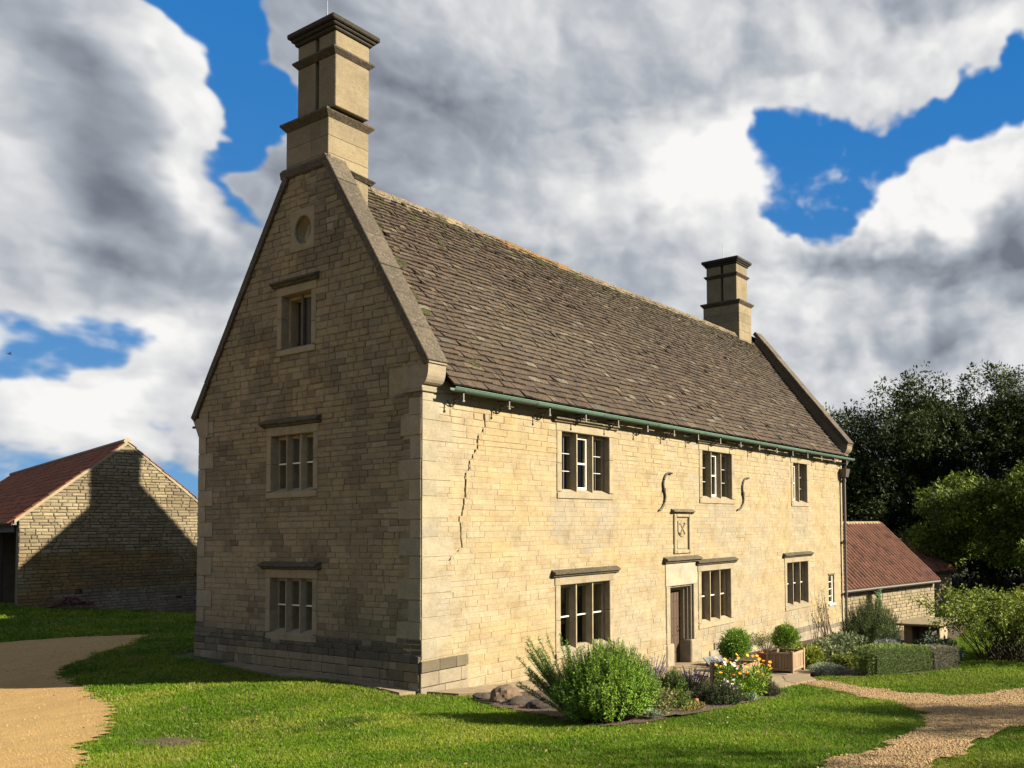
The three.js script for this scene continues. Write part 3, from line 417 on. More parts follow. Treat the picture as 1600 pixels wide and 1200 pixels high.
// ------------------------------------------------------------------ windows, door, carved panel, niche
const HOODC = [0.2, 0.17, 0.11];
function hood(frame, u0, u1, v, parent, name, col, h = 0.15, out = 0.13) { const g = new Geo(frame); const r = rng(Math.floor(u0 * 100 + v * 7 + 999)); let u = u0; const n = Math.max(2, Math.round((u1 - u0) / 0.75)); for (let i = 0; i < n; i++) { const e = i === n - 1 ? u1 : u + (u1 - u0) / n + (r() - 0.5) * 0.1, d = (r() - 0.5) * 0.012; g.prism([[v + d, 0], [v + 0.03 + d, out * 0.55], [v + 0.06 + d, out * 0.6], [v + h * 0.55 + d, out + d], [v + h * 0.8 + d, out + d], [v + h + 0.03, 0]].reverse(), u + (i ? 0.003 : 0), e, mul3(col, 0.85 + 0.3 * r()), i ? 0 : 0, 0); u = e; } return g.build(name, M.lichen, parent); }
function makeWindow([wall, u0, u1, v0, v1, lights, kind]) {
  const fr = wall === 'F' ? FRONT : GABLE, sunny = wall === 'F', r = rng(Math.floor(u0 * 37 + v0 * 91 + 500)), W = partGroup('window', house);
  const sc = () => mul3(mix3([0.46, 0.395, 0.265], [0.43, 0.38, 0.28], r()), 0.92 + 0.16 * r()), piece = (name, fn, mat = M.dressed, col) => { const g = new Geo(fr); g.col = col ?? sc(); fn(g); return g.build(name, mat, W); };
  const jw = 0.15, B = -0.3;
  for (const s of [-1, 1]) {                                             // jambs in two stones, stepped inside
    const a = s < 0 ? u0 - jw : u1, b = s < 0 ? u0 : u1 + jw, vm = mix(v0, v1, 0.4 + 0.2 * r());
    for (const [p, q] of [[v0 - 0.02, vm - 0.002], [vm + 0.002, v1]]) piece('jamb', (g) => g.box(a, b, p, q, B, 0.022, 0.01));
    piece('jamb', (g) => g.prism([[v0 + 0.01, -0.14], [v1 - 0.006, -0.14], [v1 - 0.006, B], [v0 + 0.01, B]].reverse(), s < 0 ? u0 - 0.003 : u1 - 0.06, s < 0 ? u0 + 0.06 : u1 + 0.003, undefined));
  }
  piece('lintel', (g) => g.box(u0 - jw - 0.02, u1 + jw + 0.02, v1 + 0.002, v1 + 0.19, B, 0.024, 0.01));
  piece('lintel_moulding', (g) => g.box(u0 + 0.004, u1 - 0.004, v1 - 0.07, v1 - 0.002, B, -0.12, 0.015));
  piece('sill', (g) => g.prism([[v0 - 0.16, B], [v0 - 0.16, 0.03], [v0 - 0.05, 0.03], [v0 + 0.045, -0.16], [v0 + 0.045, B]], u0 - jw + 0.01, u1 + jw - 0.01, undefined));
  const li = (u1 - u0) / lights, top = v1 - 0.07, bot = v0 + 0.045, G = sunny ? -0.2 : -0.15;
  for (let i = 1; i < lights; i++) {
    const m = u0 + li * i, hw = sunny ? 0.05 : 0.045;
    if (kind === 'attic') piece('mullion', (g) => g.box(m - 0.035, m + 0.035, v0, v1, G - 0.04, -0.1, 0.01), M.wood, [0.16, 0.13, 0.09]);
    else piece('mullion', (g) => { const pr = [[m - hw, B], [m + hw, B], [m + hw, -0.12], [m + 0.016, -0.03], [m - 0.016, -0.03], [m - hw, -0.12]], k = pr.length; for (let q = 0; q < k; q++) { const a = pr[q], b = pr[(q + 1) % k]; g.quad([a[0], v0 - 0.03, a[1]], [b[0], v0 - 0.03, b[1]], [b[0], v1 - 0.001, b[1]], [a[0], v1 - 0.001, a[1]], g.col); } });
  }
  for (let i = 0; i < lights; i++) {
    const a = u0 + li * i + (i ? 0.055 : 0.055), b = u0 + li * (i + 1) - 0.055, w = 0.013;
    if (kind === 'attic') { piece('shutter', (g) => { const n = 3; for (let k = 0; k < n; k++) g.box(mix(a - 0.02, b + 0.02, k / n) + 0.003, mix(a - 0.02, b + 0.02, (k + 1) / n) - 0.003, v0 + 0.03, v1 - 0.06, i ? -0.2 : -0.34, i ? -0.17 : -0.31, 0.006, mul3(i ? [0.13, 0.115, 0.1] : [0.05, 0.042, 0.035], 0.85 + 0.3 * r())); }, M.wood); continue; }  // left light: boards coloured near-black to stand for the dark opening's shade
    if (kind !== 'attic') piece('pane', (g) => g.quad([a - 0.02, bot - 0.02, G], [b + 0.02, bot - 0.02, G], [b + 0.02, top + 0.02, G], [a - 0.02, top + 0.02, G], [1, 1, 1]), M.glass);
    const white = [0.72, 0.7, 0.64], leadc = [0.2, 0.2, 0.2];
    if ((kind === 'upper' && i === 1) || (kind === 'upper2' && i === 0)) piece('casement', (g) => { const f = 0.042, z0 = G - 0.02, z1 = G + 0.045; g.box(a, a + f, bot, top, z0, z1, 0.005, white); g.box(b - f, b, bot, top, z0, z1, 0.005, white); g.box(a + f, b - f, top - f, top, z0, z1, 0.005, white); g.box(a + f, b - f, bot, bot + f * 1.3, z0, z1, 0.005, white); g.box(a + f, b - f, (bot + top) / 2 - 0.02, (bot + top) / 2 + 0.02, z0, z1 - 0.01, 0.004, white); }, M.paint);
    else {
      piece('glazing_bar', (g) => { if (kind === 'lower' || kind === 'shutter' || kind === 'gable') { const y = mix(bot, top, 0.5); g.box(a - 0.01, b + 0.01, y - 0.014, y + 0.014, G - 0.01, G + 0.025, 0, [0.62, 0.6, 0.55]); } else for (const t of [0.34, 0.67]) { const y = mix(bot, top, t); g.box(a - 0.01, b + 0.01, y - 0.008, y + 0.008, G - 0.01, G + 0.02, 0, [0.4, 0.4, 0.39]); } }, M.paint);
      if (kind.startsWith('upper')) piece('lead_came', (g) => g.box((a + b) / 2 - 0.006, (a + b) / 2 + 0.006, bot, top, G - 0.008, G + 0.012, 0, leadc), M.lead);
      if (kind === 'gable') piece('lead_came', (g) => g.box(b - 0.03, b + 0.006, bot, top, G - 0.008, G + 0.02, 0, [0.3, 0.3, 0.29]), M.lead);
    }
    if (kind === 'shutter') piece('shutter', (g) => { for (let k = 0; k < 2; k++) g.box(mix(a - 0.01, b + 0.01, k / 2) + 0.002, mix(a - 0.01, b + 0.01, (k + 1) / 2) - 0.002, bot - 0.01, top + 0.01, G - 0.12, G - 0.09, 0.006, mul3([0.2, 0.12, 0.07], 0.9 + 0.2 * r())); }, M.wood);
  }
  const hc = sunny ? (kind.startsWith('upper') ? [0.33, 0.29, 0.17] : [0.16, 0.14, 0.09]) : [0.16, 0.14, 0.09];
  hood(fr, u0 - 0.26, u1 + 0.26, v1 + 0.16, W, 'hood_mould', hc);
}
WIN.forEach(makeWindow);
{
  // the small casement by the downpipe
  const W = partGroup('window', house), g = new Geo(FRONT), c = [0.7, 0.68, 0.62], { u0, u1, v0, v1 } = TINY;
  g.box(u0, u0 + 0.05, v0, v1, -0.14, -0.06, 0.005, c); g.box(u1 - 0.05, u1, v0, v1, -0.14, -0.06, 0.005, c); g.box(u0 + 0.05, u1 - 0.05, v1 - 0.05, v1, -0.14, -0.06, 0.005, c); g.box(u0 + 0.05, u1 - 0.05, v0, v0 + 0.05, -0.14, -0.06, 0.005, c); g.build('casement', M.paint, W);
  const b = new Geo(FRONT); for (const t of [0.25, 0.5, 0.75]) b.box(u0 + 0.05, u1 - 0.05, mix(v0, v1, t) - 0.01, mix(v0, v1, t) + 0.01, -0.12, -0.085, 0, c); b.build('glazing_bar', M.paint, W);
  const p = new Geo(FRONT); p.quad([u0 + 0.04, v0 + 0.04, -0.1], [u1 - 0.04, v0 + 0.04, -0.1], [u1 - 0.04, v1 - 0.04, -0.1], [u0 + 0.04, v1 - 0.04, -0.1], [1, 1, 1]); p.build('pane', M.glass, W);
  const s = new Geo(FRONT); s.box(u0 - 0.06, u1 + 0.06, v0 - 0.07, v0 - 0.002, -0.2, 0.06, 0.01, [0.66, 0.63, 0.56]); s.build('sill', M.paint, W);
  const l = new Geo(FRONT); l.box(u0 - 0.06, u1 + 0.06, v1 + 0.002, v1 + 0.06, -0.2, 0.03, 0.006, [0.2, 0.17, 0.13]); l.build('lintel', M.wood, W);
}
{
  // doorway: moulded jambs on stop blocks, plain overdoor slab, dark plank door standing inside
  const D = partGroup('doorway', house), r = rng(31), sc = (k = 1) => mul3(mix3([0.46, 0.4, 0.28], [0.42, 0.37, 0.28], r()), k * (0.94 + 0.12 * r()));
  for (const s of [-1, 1]) {
    const at = (a, b) => (s < 0 ? [DOOR.u0 + a, DOOR.u0 + b] : [DOOR.u1 - b, DOOR.u1 - a]);
    for (const [a, b, n0, n1] of [[-0.17, 0, -0.4, 0.03], [-0.001, 0.045, -0.4, -0.03], [0.045, 0.09, -0.4, -0.11], [0.09, 0.14, -0.42, -0.2]]) { const g = new Geo(FRONT), [p, q] = at(a, b); g.box(p, q, DOOR.v0 + 0.62, 1.4, n0, n1, 0.012, sc()); g.build('jamb', M.dressed, D); }
    const g = new Geo(FRONT), [p, q] = at(-0.18, 0.15); g.box(p, q, DOOR.v0 - 0.3, DOOR.v0 + 0.62, -0.42, 0.045, 0.03, sc()); g.build('jamb_base', M.dressed, D);
  }
  for (const [d, n1] of [[0, -0.03], [0.045, -0.11], [0.09, -0.2]]) { const g = new Geo(FRONT); g.box(DOOR.u0 + d, DOOR.u1 - d, 1.4 - d - 0.045, 1.4 - d - 0.001, -0.4, n1, 0.012, sc()); g.build('head_moulding', M.dressed, D); }
  const l = new Geo(FRONT); l.box(DOOR.u0 - 0.19, DOOR.u1 + 0.19, 1.402, 2.02, -0.4, 0.026, 0.012, [0.52, 0.485, 0.39]); l.build('overdoor_slab', M.dressed, D);
  hood(FRONT, 7.06, 8.62, 1.98, D, 'hood_mould', [0.21, 0.18, 0.12], 0.16, 0.15);
  const door = partGroup('door', house), n = 6, a = DOOR.u0 + 0.09, b = DOOR.u1 - 0.14;
  for (let k = 0; k < n; k++) { const g = new Geo(FRONT); g.box(mix(a, b, k / n) + 0.002, mix(a, b, (k + 1) / n) - 0.002, DOOR.v0 + 0.02, 1.3, -0.38, -0.34 + 0.004 * r(), 0.006, mul3([0.1, 0.055, 0.026], 0.8 + 0.4 * r())); g.build('plank', M.wood, door); }
  const ir = new Geo(FRONT); for (let k = 0; k < 4; k++) for (let q = 0; q < 6; q++) { const u = mix(a, b, (q + 0.5) / n), v = -0.4 + k * 0.45; ir.box(u - 0.012, u + 0.012, v - 0.012, v + 0.012, -0.345, -0.325, 0.004, [0.04, 0.035, 0.03]); } ir.build('stud', M.iron, door);
  const hd = new Geo(FRONT); hd.tube([[b - 0.12, 0.28, -0.335], [b - 0.12, 0.26, -0.3], [b - 0.12, 0.2, -0.29], [b - 0.12, 0.15, -0.31], [b - 0.12, 0.13, -0.335]], 0.009, 5, [0.04, 0.035, 0.03]); hd.build('handle', M.iron, door);
  const st = new Geo(FRONT); st.box(DOOR.u0 - 0.16, DOOR.u1 + 0.16, -1.1, DOOR.v0 + 0.015, -0.45, 0.34, 0.02, [0.4, 0.31, 0.19]); st.build('doorstep', M.dressed, D);

  // carved panel over the door: framed slab, shield with crossed bones, tablet below
  const C = partGroup('carved_panel', house), cc = [0.47, 0.41, 0.28], q = (name, fn, k = 1) => { const g = new Geo(FRONT); g.col = mul3(cc, k); fn(g); g.build(name, M.dressed, C); };
  q('panel_back', (g) => g.box(7.58, 8.18, 2.32, 3.22, -0.4, -0.015, 0.004));
  for (const e of [[7.5, 7.6, 2.24, 3.28], [8.16, 8.26, 2.24, 3.28], [7.6, 8.16, 2.24, 2.33], [7.6, 8.16, 3.2, 3.28]]) q('panel_frame', (g) => { g.box(...e, -0.35, 0.05, 0.015); });
  q('tablet', (g) => g.box(7.66, 8.1, 2.37, 2.62, -0.05, 0.012, 0.008));
  q('shield', (g) => { const o = [[7.7, 3.1]]; for (let i = 0; i <= 10; i++) { const t = Math.PI + (i / 10) * Math.PI; o.push([7.88 + Math.cos(t) * 0.18, 2.86 + Math.sin(t) * 0.17]); } o.push([8.06, 3.1], [7.97, 3.08], [7.88, 3.115], [7.79, 3.08]); g.poly(o, -0.04, 0.02); }, 0.95);
  for (const s of [-1, 1]) q('crossed_bone', (g) => { const a = [7.88 - 0.1 * s, 2.77, 0.03], b = [7.88 + 0.1 * s, 3.03, 0.03 + 0.008 * s]; g.tube([a, b], 0.017, 6); for (const p of [a, b]) for (const d of [-0.018, 0.018]) { const x = p[0] + d, y = p[1] - d * s * 0.5; g.tube([[x - 0.016, y, p[2]], [x, y, p[2] + 0.004], [x + 0.016, y, p[2]]], 0.019, 6); } }, 0.8);
  hood(FRONT, 7.4, 8.36, 3.28, C, 'hood_mould', [0.31, 0.27, 0.18], 0.11, 0.12);

  // oval niche in the gable
  const N = partGroup('niche', house), nc = [0.44, 0.38, 0.26];
  const ring = new THREE.Shape([[-4.04, 8.66], [-3.25, 8.66], [-3.25, 9.5], [-4.04, 9.5]].map((p) => new THREE.Vector2(...p))), hole = new THREE.Path(); hole.absellipse(-3.63, 9.07, 0.285, 0.3, 0, 6.28319, true); ring.holes.push(hole);
  const rg = new THREE.ExtrudeGeometry(ring, { depth: 0.03, bevelEnabled: true, bevelSize: 0.012, bevelThickness: 0.012, bevelSegments: 1, curveSegments: 24 }); rg.applyMatrix4(new THREE.Matrix4().set(0, 0, -1, 0.02, 0, 1, 0, 0, 1, 0, 0, 0, 0, 0, 0, 1)); { const c = new Float32Array(rg.attributes.position.count * 3); for (let i = 0; i < c.length; i++) c[i] = nc[i % 3]; rg.setAttribute('color', new THREE.BufferAttribute(c, 3)); } mesh('niche_surround', rg, M.dressed, N);
  const bowl = new THREE.SphereGeometry(1, 24, 12, 0, Math.PI * 2, 0, Math.PI / 2); bowl.applyMatrix4(new THREE.Matrix4().set(0, 0.26, 0, 0.0, 0, 0, 0.315, 9.07, 0.3, 0, 0, -3.63, 0, 0, 0, 1)); { const c = new Float32Array(bowl.attributes.position.count * 3); for (let i = 0; i < c.length; i++) c[i] = [0.44, 0.38, 0.25][i % 3]; bowl.setAttribute('color', new THREE.BufferAttribute(c, 3)); } const bm = mesh('niche_bowl', bowl, M.dressed, N);
  const bust = new Geo(GABLE); bust.tube([[-3.6, 8.82, -0.1], [-3.61, 8.98, -0.12], [-3.62, 9.1, -0.14], [-3.63, 9.2, -0.16]], 0.09, 9, [0.44, 0.37, 0.23], 0.05); bust.build('worn_carving', M.dressed, N);
}

// ------------------------------------------------------------------ roof, copings, chimneys, gutter
const ridgeY = (x) => 10.36 + 0.05 * Math.sin(x * 0.5) - 0.1 * sstep(10, 17, x), RZ = -3.6, EZ = 0.27, eaveY = (x) => 5.6 - 0.06 * (x / LEN);
const roofPt = (x, t, lift = 0) => { const z = mix(EZ, RZ, t), y = mix(eaveY(x), ridgeY(x), t) + (fbm(x * 0.5, t * 4, 2, 3) - 0.5) * 0.07 * Math.sin(Math.PI * t) - (0.06 + 0.06 * vnoise(x * 0.35, 2)) * Math.sin(Math.PI * t); return [x, y + lift * 0.62, z + lift * 0.78]; };
const roof = partGroup('roof', house);
{
  const r = rng(21), S = 6.2;
  const b = new Geo();                                                     // boarding under the slates, front and back
  for (let i = 0; i < 36; i++) for (let k = 0; k < 12; k++) { const x0 = mix(0.42, LEN - 0.42, i / 36), x1 = mix(0.42, LEN - 0.42, (i + 1) / 36), t0 = k / 12, t1 = (k + 1) / 12; b.quad(roofPt(x0, t0, -0.05), roofPt(x1, t0, -0.05), roofPt(x1, t1, -0.05), roofPt(x0, t1, -0.05), [0.08, 0.06, 0.045]); }
  b.hexa([[0.42, 5.25, -DEEP - 0.25], [LEN - 0.42, 5.25, -DEEP - 0.25], [LEN - 0.42, 10.2, RZ], [0.42, 10.2, RZ], [0.42, 5.45, -DEEP - 0.3], [LEN - 0.42, 5.45, -DEEP - 0.3], [LEN - 0.42, 10.3, RZ - 0.02], [0.42, 10.3, RZ - 0.02]], [0.15, 0.11, 0.08]);
  b.build('roof_boarding', M.tile, roof);
  const rows = []; let s = 0; while (s < S) { const e = mix(0.19, 0.105, s / S); rows.push([s, e]); s += e; }
  const list = [];
  rows.forEach(([s0, e], row) => {
    let x = 0.4 - 0.15 * r();
    while (x < LEN - 0.4) {
      const w = mix(0.25, 0.135, s0 / S) * (0.55 + 0.9 * r()), xe = Math.min(x + w, LEN - 0.4); if (xe - x < 0.05) break;
      const t0 = (s0 - 0.012 + 0.024 * (r() - 0.5) - (row ? 0 : 0.03)) / S, t1 = Math.min((s0 + e * 1.7) / S, 1.0), th = 0.026 + 0.026 * r(), k = (0.5 - r()) * 0.022 + (r() < 0.02 ? 0.03 : 0), n = fbm(x * 0.35, s0 * 0.5, 9, 3);
      let c = mix3([0.15, 0.105, 0.07], [0.1, 0.071, 0.049], r()); c = mix3(c, [0.17, 0.138, 0.098], sstep(0.5, 0.7, n) * 0.6);
      const q = r(); if (q < 0.035) c = [0.25, 0.22, 0.17]; else if (q < 0.06) c = [0.2, 0.155, 0.095]; else if (q < 0.14) c = mul3(c, 0.68); else if (q < 0.15) c = [0.15, 0.145, 0.13];
      if (t0 > 0.86 && r() < 0.18) c = [0.11, 0.11, 0.035];
      c = mul3(c, 0.85 + 0.35 * r());
      const a = Math.max(x, 0.4) + 0.003, z = xe - 0.003, g = new Geo(), lb = 0.036 + th, lt = 0.006;
      const P = (xx, t, l) => roofPt(xx, Math.max(t, -0.012), l), d = (r() - 0.5) * 0.012;
      g.hexa([P(a, t0, lb - th + k), P(z, t0 + d / S, lb - th - k), P(z, t1, lt - 0.004), P(a, t1, lt - 0.004), P(a, t0, lb + k), P(z, t0 + d / S, lb - k), P(z, t1, lt + 0.008), P(a, t1, lt + 0.008)], c, 'b2');
      list.push({ g, big: (z - a) * e / ((x - EYE.x) ** 2 + 160) }); x = xe;
    }
  });
  list.sort((p, q) => q.big - p.big);
  list.slice(0, 300).forEach((q) => q.g.build('roof_slate', M.tile, roof));
  const rest = new Geo(); for (const q of list.slice(300)) { for (const x of q.g.p) rest.p.push(x); for (const x of q.g.uv) rest.uv.push(x); for (const x of q.g.c) rest.c.push(x); }
  tag(rest.build('roof_slates', M.tile, house), null, null, null, 'stuff');
  for (let x = 0.85; x < 16.6;) {                                         // ridge stones, some orange with lichen
    const w = 0.42 + 0.12 * r(), e = Math.min(x + w, 16.7), g = new Geo(), n = fbm(x * 0.6, 4, 4, 3), y = ridgeY((x + e) / 2) + (r() - 0.5) * 0.02, c = n > 0.7 ? [0.34, 0.2, 0.07] : mix3([0.36, 0.3, 0.2], [0.25, 0.2, 0.135], r());
    g.f = { o: [0, y, RZ], u: [1, 0, 0], v: [0, 1, 0], n: [0, 0, 1] }; g.prism([[-0.14, 0.17], [0.07, 0.04], [0.07, -0.04], [-0.14, -0.17], [-0.22, -0.17], [-0.06, 0], [-0.22, 0.17]], x + 0.004, e - 0.004, mul3(c, 0.85 + 0.3 * r())); g.build('ridge_stone', M.lichen, roof); x = e;
  }
  // moss tufts on the slates
  const moss = new Geo(), mr = rng(91);
  for (const [mx, mt, mr0] of [[0.9, 0.78, 0.22], [1.0, 0.6, 0.16], [0.85, 0.35, 0.1], [2.6, 0.8, 0.09], [3.1, 0.965, 0.16], [4.4, 0.95, 0.12], [6.2, 0.955, 0.14], [7.6, 0.95, 0.14], [0.8, 0.42, 0.12], [1.3, 0.12, 0.1], [9.5, 0.95, 0.1]]) for (let i = 0; i < 110; i++) { const a = mr() * 6.28, d = Math.sqrt(mr()) * mr0, p = roofPt(mx + Math.cos(a) * d, clamp(mt + Math.sin(a) * d / S, 0, 1), 0.045 + 0.015 * mr()), q = 0.022; moss.tri([p[0] - q, p[1], p[2]], [p[0] + q, p[1] + q * mr(), p[2] + q], [p[0], p[1] + q * 1.4, p[2] - q * mr()], mul3([0.07, 0.08, 0.012], 0.6 + 0.8 * mr())); }
  tag(moss.build('moss', M.plain, roof), null, null, null, 'stuff');
}
function rakeStones(x0, x1, pts, thick, parent, col, seed, name) {          // coping stones laid up a gable slope, pts [z, y] from foot to head on the top line
  const r = rng(seed), [[z0, y0], [z1, y1]] = pts, L = Math.hypot(z1 - z0, y1 - y0), dz = (z1 - z0) / L, dy = (y1 - y0) / L, sg = Math.sign(dz), nz = -dy * sg * sg * (dz < 0 ? -1 : 1), ny = Math.abs(dz);
  let s = 0;
  while (s < L - 0.01) {
    const l = Math.min(0.62 + 0.3 * r(), L - s), e = L - s - l < 0.25 ? L - s : l, g = new Geo(), c = mul3(col(r), 0.85 + 0.3 * r()), k = (r() - 0.5) * 0.015;
    const P = (x, t, d) => [x, y0 + dy * t + ny * d + k, z0 + dz * t + (dz < 0 ? dy : -dy) * d];
    const a = s + 0.003, b = s + e - 0.003, q = [P(x0, a, -thick), P(x1, a, -thick), P(x1, b, -thick), P(x0, b, -thick), P(x0, a, 0), P(x1, a, 0), P(x1, b, 0), P(x0, b, 0)];
    const i = 0.012, t = [P(x0 + i, a + i, 0), P(x1 - i, a + i, 0), P(x1 - i, b - i, 0), P(x0 + i, b - i, 0)], low = [P(x0, a, -i), P(x1, a, -i), P(x1, b, -i), P(x0, b, -i)];
    g.hexa([...q.slice(0, 4), ...low], c, 't'); g.hexa([...low, ...t], c, 'b'); g.build(name, M.lichen, parent); s += e;
  }
}
{
  const grey = (r) => mix3([0.2, 0.17, 0.125], [0.145, 0.12, 0.09], r()), dark = grey;
  const N = partGroup('gable_coping', house), K = partGroup('gable_coping', house);
  rakeStones(-0.06, 0.37, [[0.24, 6.0], [-2.86, 10.47]], 0.16, N, grey, 3, 'coping_stone');
  rakeStones(-0.06, 0.37, [[-7.72, 5.55], [-4.24, 10.3]], 0.16, N, dark, 4, 'coping_stone');
  const up = new Geo({ o: [0.02, 0, 0], u: [0, 0, 1], v: [0, 1, 0], n: [1, 0, 0] }); up.poly([[0.1, 5.72], [0.12, 5.98], [-2.86, 10.22], [-2.86, 9.2]], 0, 0.37, [0.2, 0.165, 0.115]); up.poly([[-4.24, 9.2], [-4.24, 10.1], [-7.55, 5.6], [-7.4, 5.3]], 0, 0.37, [0.2, 0.165, 0.115]); up.build('parapet', M.stone, N);
  rakeStones(17.82, 18.32, [[0.5, 6.02], [-3.5, 10.72]], 0.15, K, grey, 5, 'coping_stone');
  rakeStones(17.82, 18.32, [[-7.7, 5.6], [-3.75, 10.6]], 0.15, K, dark, 6, 'coping_stone');
  const uq = new Geo({ o: [17.86, 0, 0], u: [0, 0, 1], v: [0, 1, 0], n: [1, 0, 0] }); uq.poly([[0.26, 5.55], [0.36, 6.0], [-3.5, 10.55], [-3.6, 9.9]], 0, 0.4, [0.2, 0.165, 0.12]); uq.poly([[-3.6, 9.9], [-3.7, 10.45], [-7.5, 5.65], [-7.4, 5.3]], 0, 0.4, [0.2, 0.165, 0.12]); uq.build('parapet', M.stone, K);
  for (const [x0, x1, z, P, c] of [[-0.03, 0.34, 0.2, N, [0.42, 0.37, 0.27]], [17.84, 18.3, 0.42, K, [0.3, 0.26, 0.19]]]) {   // kneelers
    const g = new Geo(); const pr = [[5.5, -0.5], [5.5, 0.03]]; for (let i = 0; i <= 6; i++) { const t = (i / 6) * Math.PI / 2; pr.push([5.56 + 0.34 * (1 - Math.cos(t)) * 0.9, 0.03 + (z - 0.03) * Math.sin(t)]); } pr.push([5.93, z], [5.93, -0.5]);
    g.prism(pr, x0, x1, c); g.build('kneeler', M.dressed, P);
    const l = new Geo(); l.box(x0 - 0.01, x1 + 0.01, 5.44, 5.495, -0.5, 0.05, 0.01, c); l.build('kneeler_ledge', M.dressed, P);
    const t = new Geo(); t.box(x0 - 0.01, x1 + 0.01, 5.932, 5.965, -0.5, z + 0.03, 0.008, c); t.build('kneeler_ledge', M.dressed, P);
  }
  for (const [x0, x1, P] of [[-0.03, 0.4, N], [17.84, 18.3, K]]) { const g = new Geo(); g.prism([[5.05, -DEEP + 0.4], [5.5, -DEEP + 0.4], [5.5, -DEEP - 0.22], [5.1, -DEEP + 0.02]].reverse(), x0, x1, [0.42, 0.37, 0.27]); g.build('kneeler', M.dressed, P); }
}
function chimney(x0, x1, z0, z1, base, low, top, name, taper, lit) {
  const C = partGroup('chimney', house), r = rng(Math.floor(x0 * 10 + 60)), zc = (z0 + z1) / 2, c = () => mul3(mix3([0.34, 0.29, 0.19], [0.27, 0.225, 0.15], r()), 0.9 + 0.2 * r()), dark = [0.06, 0.051, 0.037];
  const block = (a, b, p, q, y0, y1, nm, bev = 0.008) => { const g = new Geo(); g.box(a, b, y0, y1, p, q, bev, c()); g.build(nm, M.weathered, C); };
  // lower stage in ashlar courses
  let y = base; const rows = Math.max(3, Math.round((low - base) / 0.34));
  for (let i = 0; i < rows; i++) { const e = base + ((low - base) * (i + 1)) / rows, m = mix(z0, z1, 0.3 + 0.4 * r()); block(x0, x1, z0, m - 0.002, y, e - 0.002, 'ashlar_block'); block(x0, x1, m + 0.002, z1, y, e - 0.002, 'ashlar_block'); y = e; }
  const band = (yy, h, out, a, b, p, q, col) => { const g = new Geo(); g.hexa([[a, yy, q], [b, yy, q], [b, yy, p], [a, yy, p], [a - out, yy + h * 0.55, q + out], [b + out, yy + h * 0.55, q + out], [b + out, yy + h * 0.55, p - out], [a - out, yy + h * 0.55, p - out]].map((w) => [w[0], w[1], w[2]]), col); g.hexa([[a - out, yy + h * 0.55, q + out], [b + out, yy + h * 0.55, q + out], [b + out, yy + h * 0.55, p - out], [a - out, yy + h * 0.55, p - out], [a - out, yy + h * 0.75, q + out], [b + out, yy + h * 0.75, q + out], [b + out, yy + h * 0.75, p - out], [a - out, yy + h * 0.75, p - out]], col, 'b'); g.hexa([[a - out, yy + h * 0.75, q + out], [b + out, yy + h * 0.75, q + out], [b + out, yy + h * 0.75, p - out], [a - out, yy + h * 0.75, p - out], [a + 0.04, yy + h, q - 0.04], [b - 0.04, yy + h, q - 0.04], [b - 0.04, yy + h, p + 0.04], [a + 0.04, yy + h, p + 0.04]], col, 'b'); g.build('string_course', M.lichen, C); };
  band(low, 0.2, 0.09, x0, x1, z0, z1, [0.17, 0.14, 0.09]);
  // upper stage: two stacks with a narrow gap, tied by a string course and a heavy cap
  const ax = x0 + taper * 0.1, bx = x1 - taper, p0 = z0 + (lit ? 0.36 : taper * 1.4), p1 = z1 + (lit ? 0.2 : -taper), gap = 0.055, mid = mix(p0, p1, 0.52), y1 = low + 0.18;
  const str = top - 0.72, capY = top - 0.24;
  for (const [a, b] of [[p0, mid - gap], [mid + gap, p1]]) { block(ax, bx, a, b, y1, str, 'stack', 0.012); block(ax, bx, a, b, str + 0.14, capY, 'stack', 0.012); }
  block(ax + 0.2, bx - 0.2, mid - gap - 0.02, mid + gap + 0.02, y1, capY, 'stack_core', 0.004);
  band(str, 0.16, 0.075, ax - 0.005, bx + 0.005, p0, p1, [0.14, 0.115, 0.078]);
  const g = new Geo();
  for (const [dy, h, o] of [[0, 0.07, 0.05], [0.07, 0.06, 0.1], [0.13, 0.11, 0.15]]) g.box(ax - o, bx + o, capY + dy, capY + dy + h - 0.002, p0 - o, p1 + o, 0.02, mul3(dark, 0.85 + 0.3 * r()));
  g.build('chimney_cap', M.lichen, C);
  const pot = new Geo(); for (const q of [mix(p0, p1, 0.25), mix(p0, p1, 0.75)]) pot.box(ax + 0.12, bx - 0.12, top, top + 0.05, q - 0.18, q + 0.18, 0.01, [0.05, 0.045, 0.04]); pot.build('flue_rim', M.lichen, C);
  const rod = new Geo(); rod.tube([[ax + 0.25, top - 0.05, mix(p0, p1, 0.45)], [ax + 0.25, top + 0.72, mix(p0, p1, 0.45)]], 0.017, 6, [0.5, 0.5, 0.5], 0.01); rod.build('lightning_rod', M.lead, C);
}
chimney(0.004, 0.86, -4.26, -2.84, 9.4, 11.22, 13.18, 'near', 0.13, true);
chimney(16.45, 17.36, -5.05, -3.4, 9.5, 11.52, 13.35, 'far', 0.11, false);
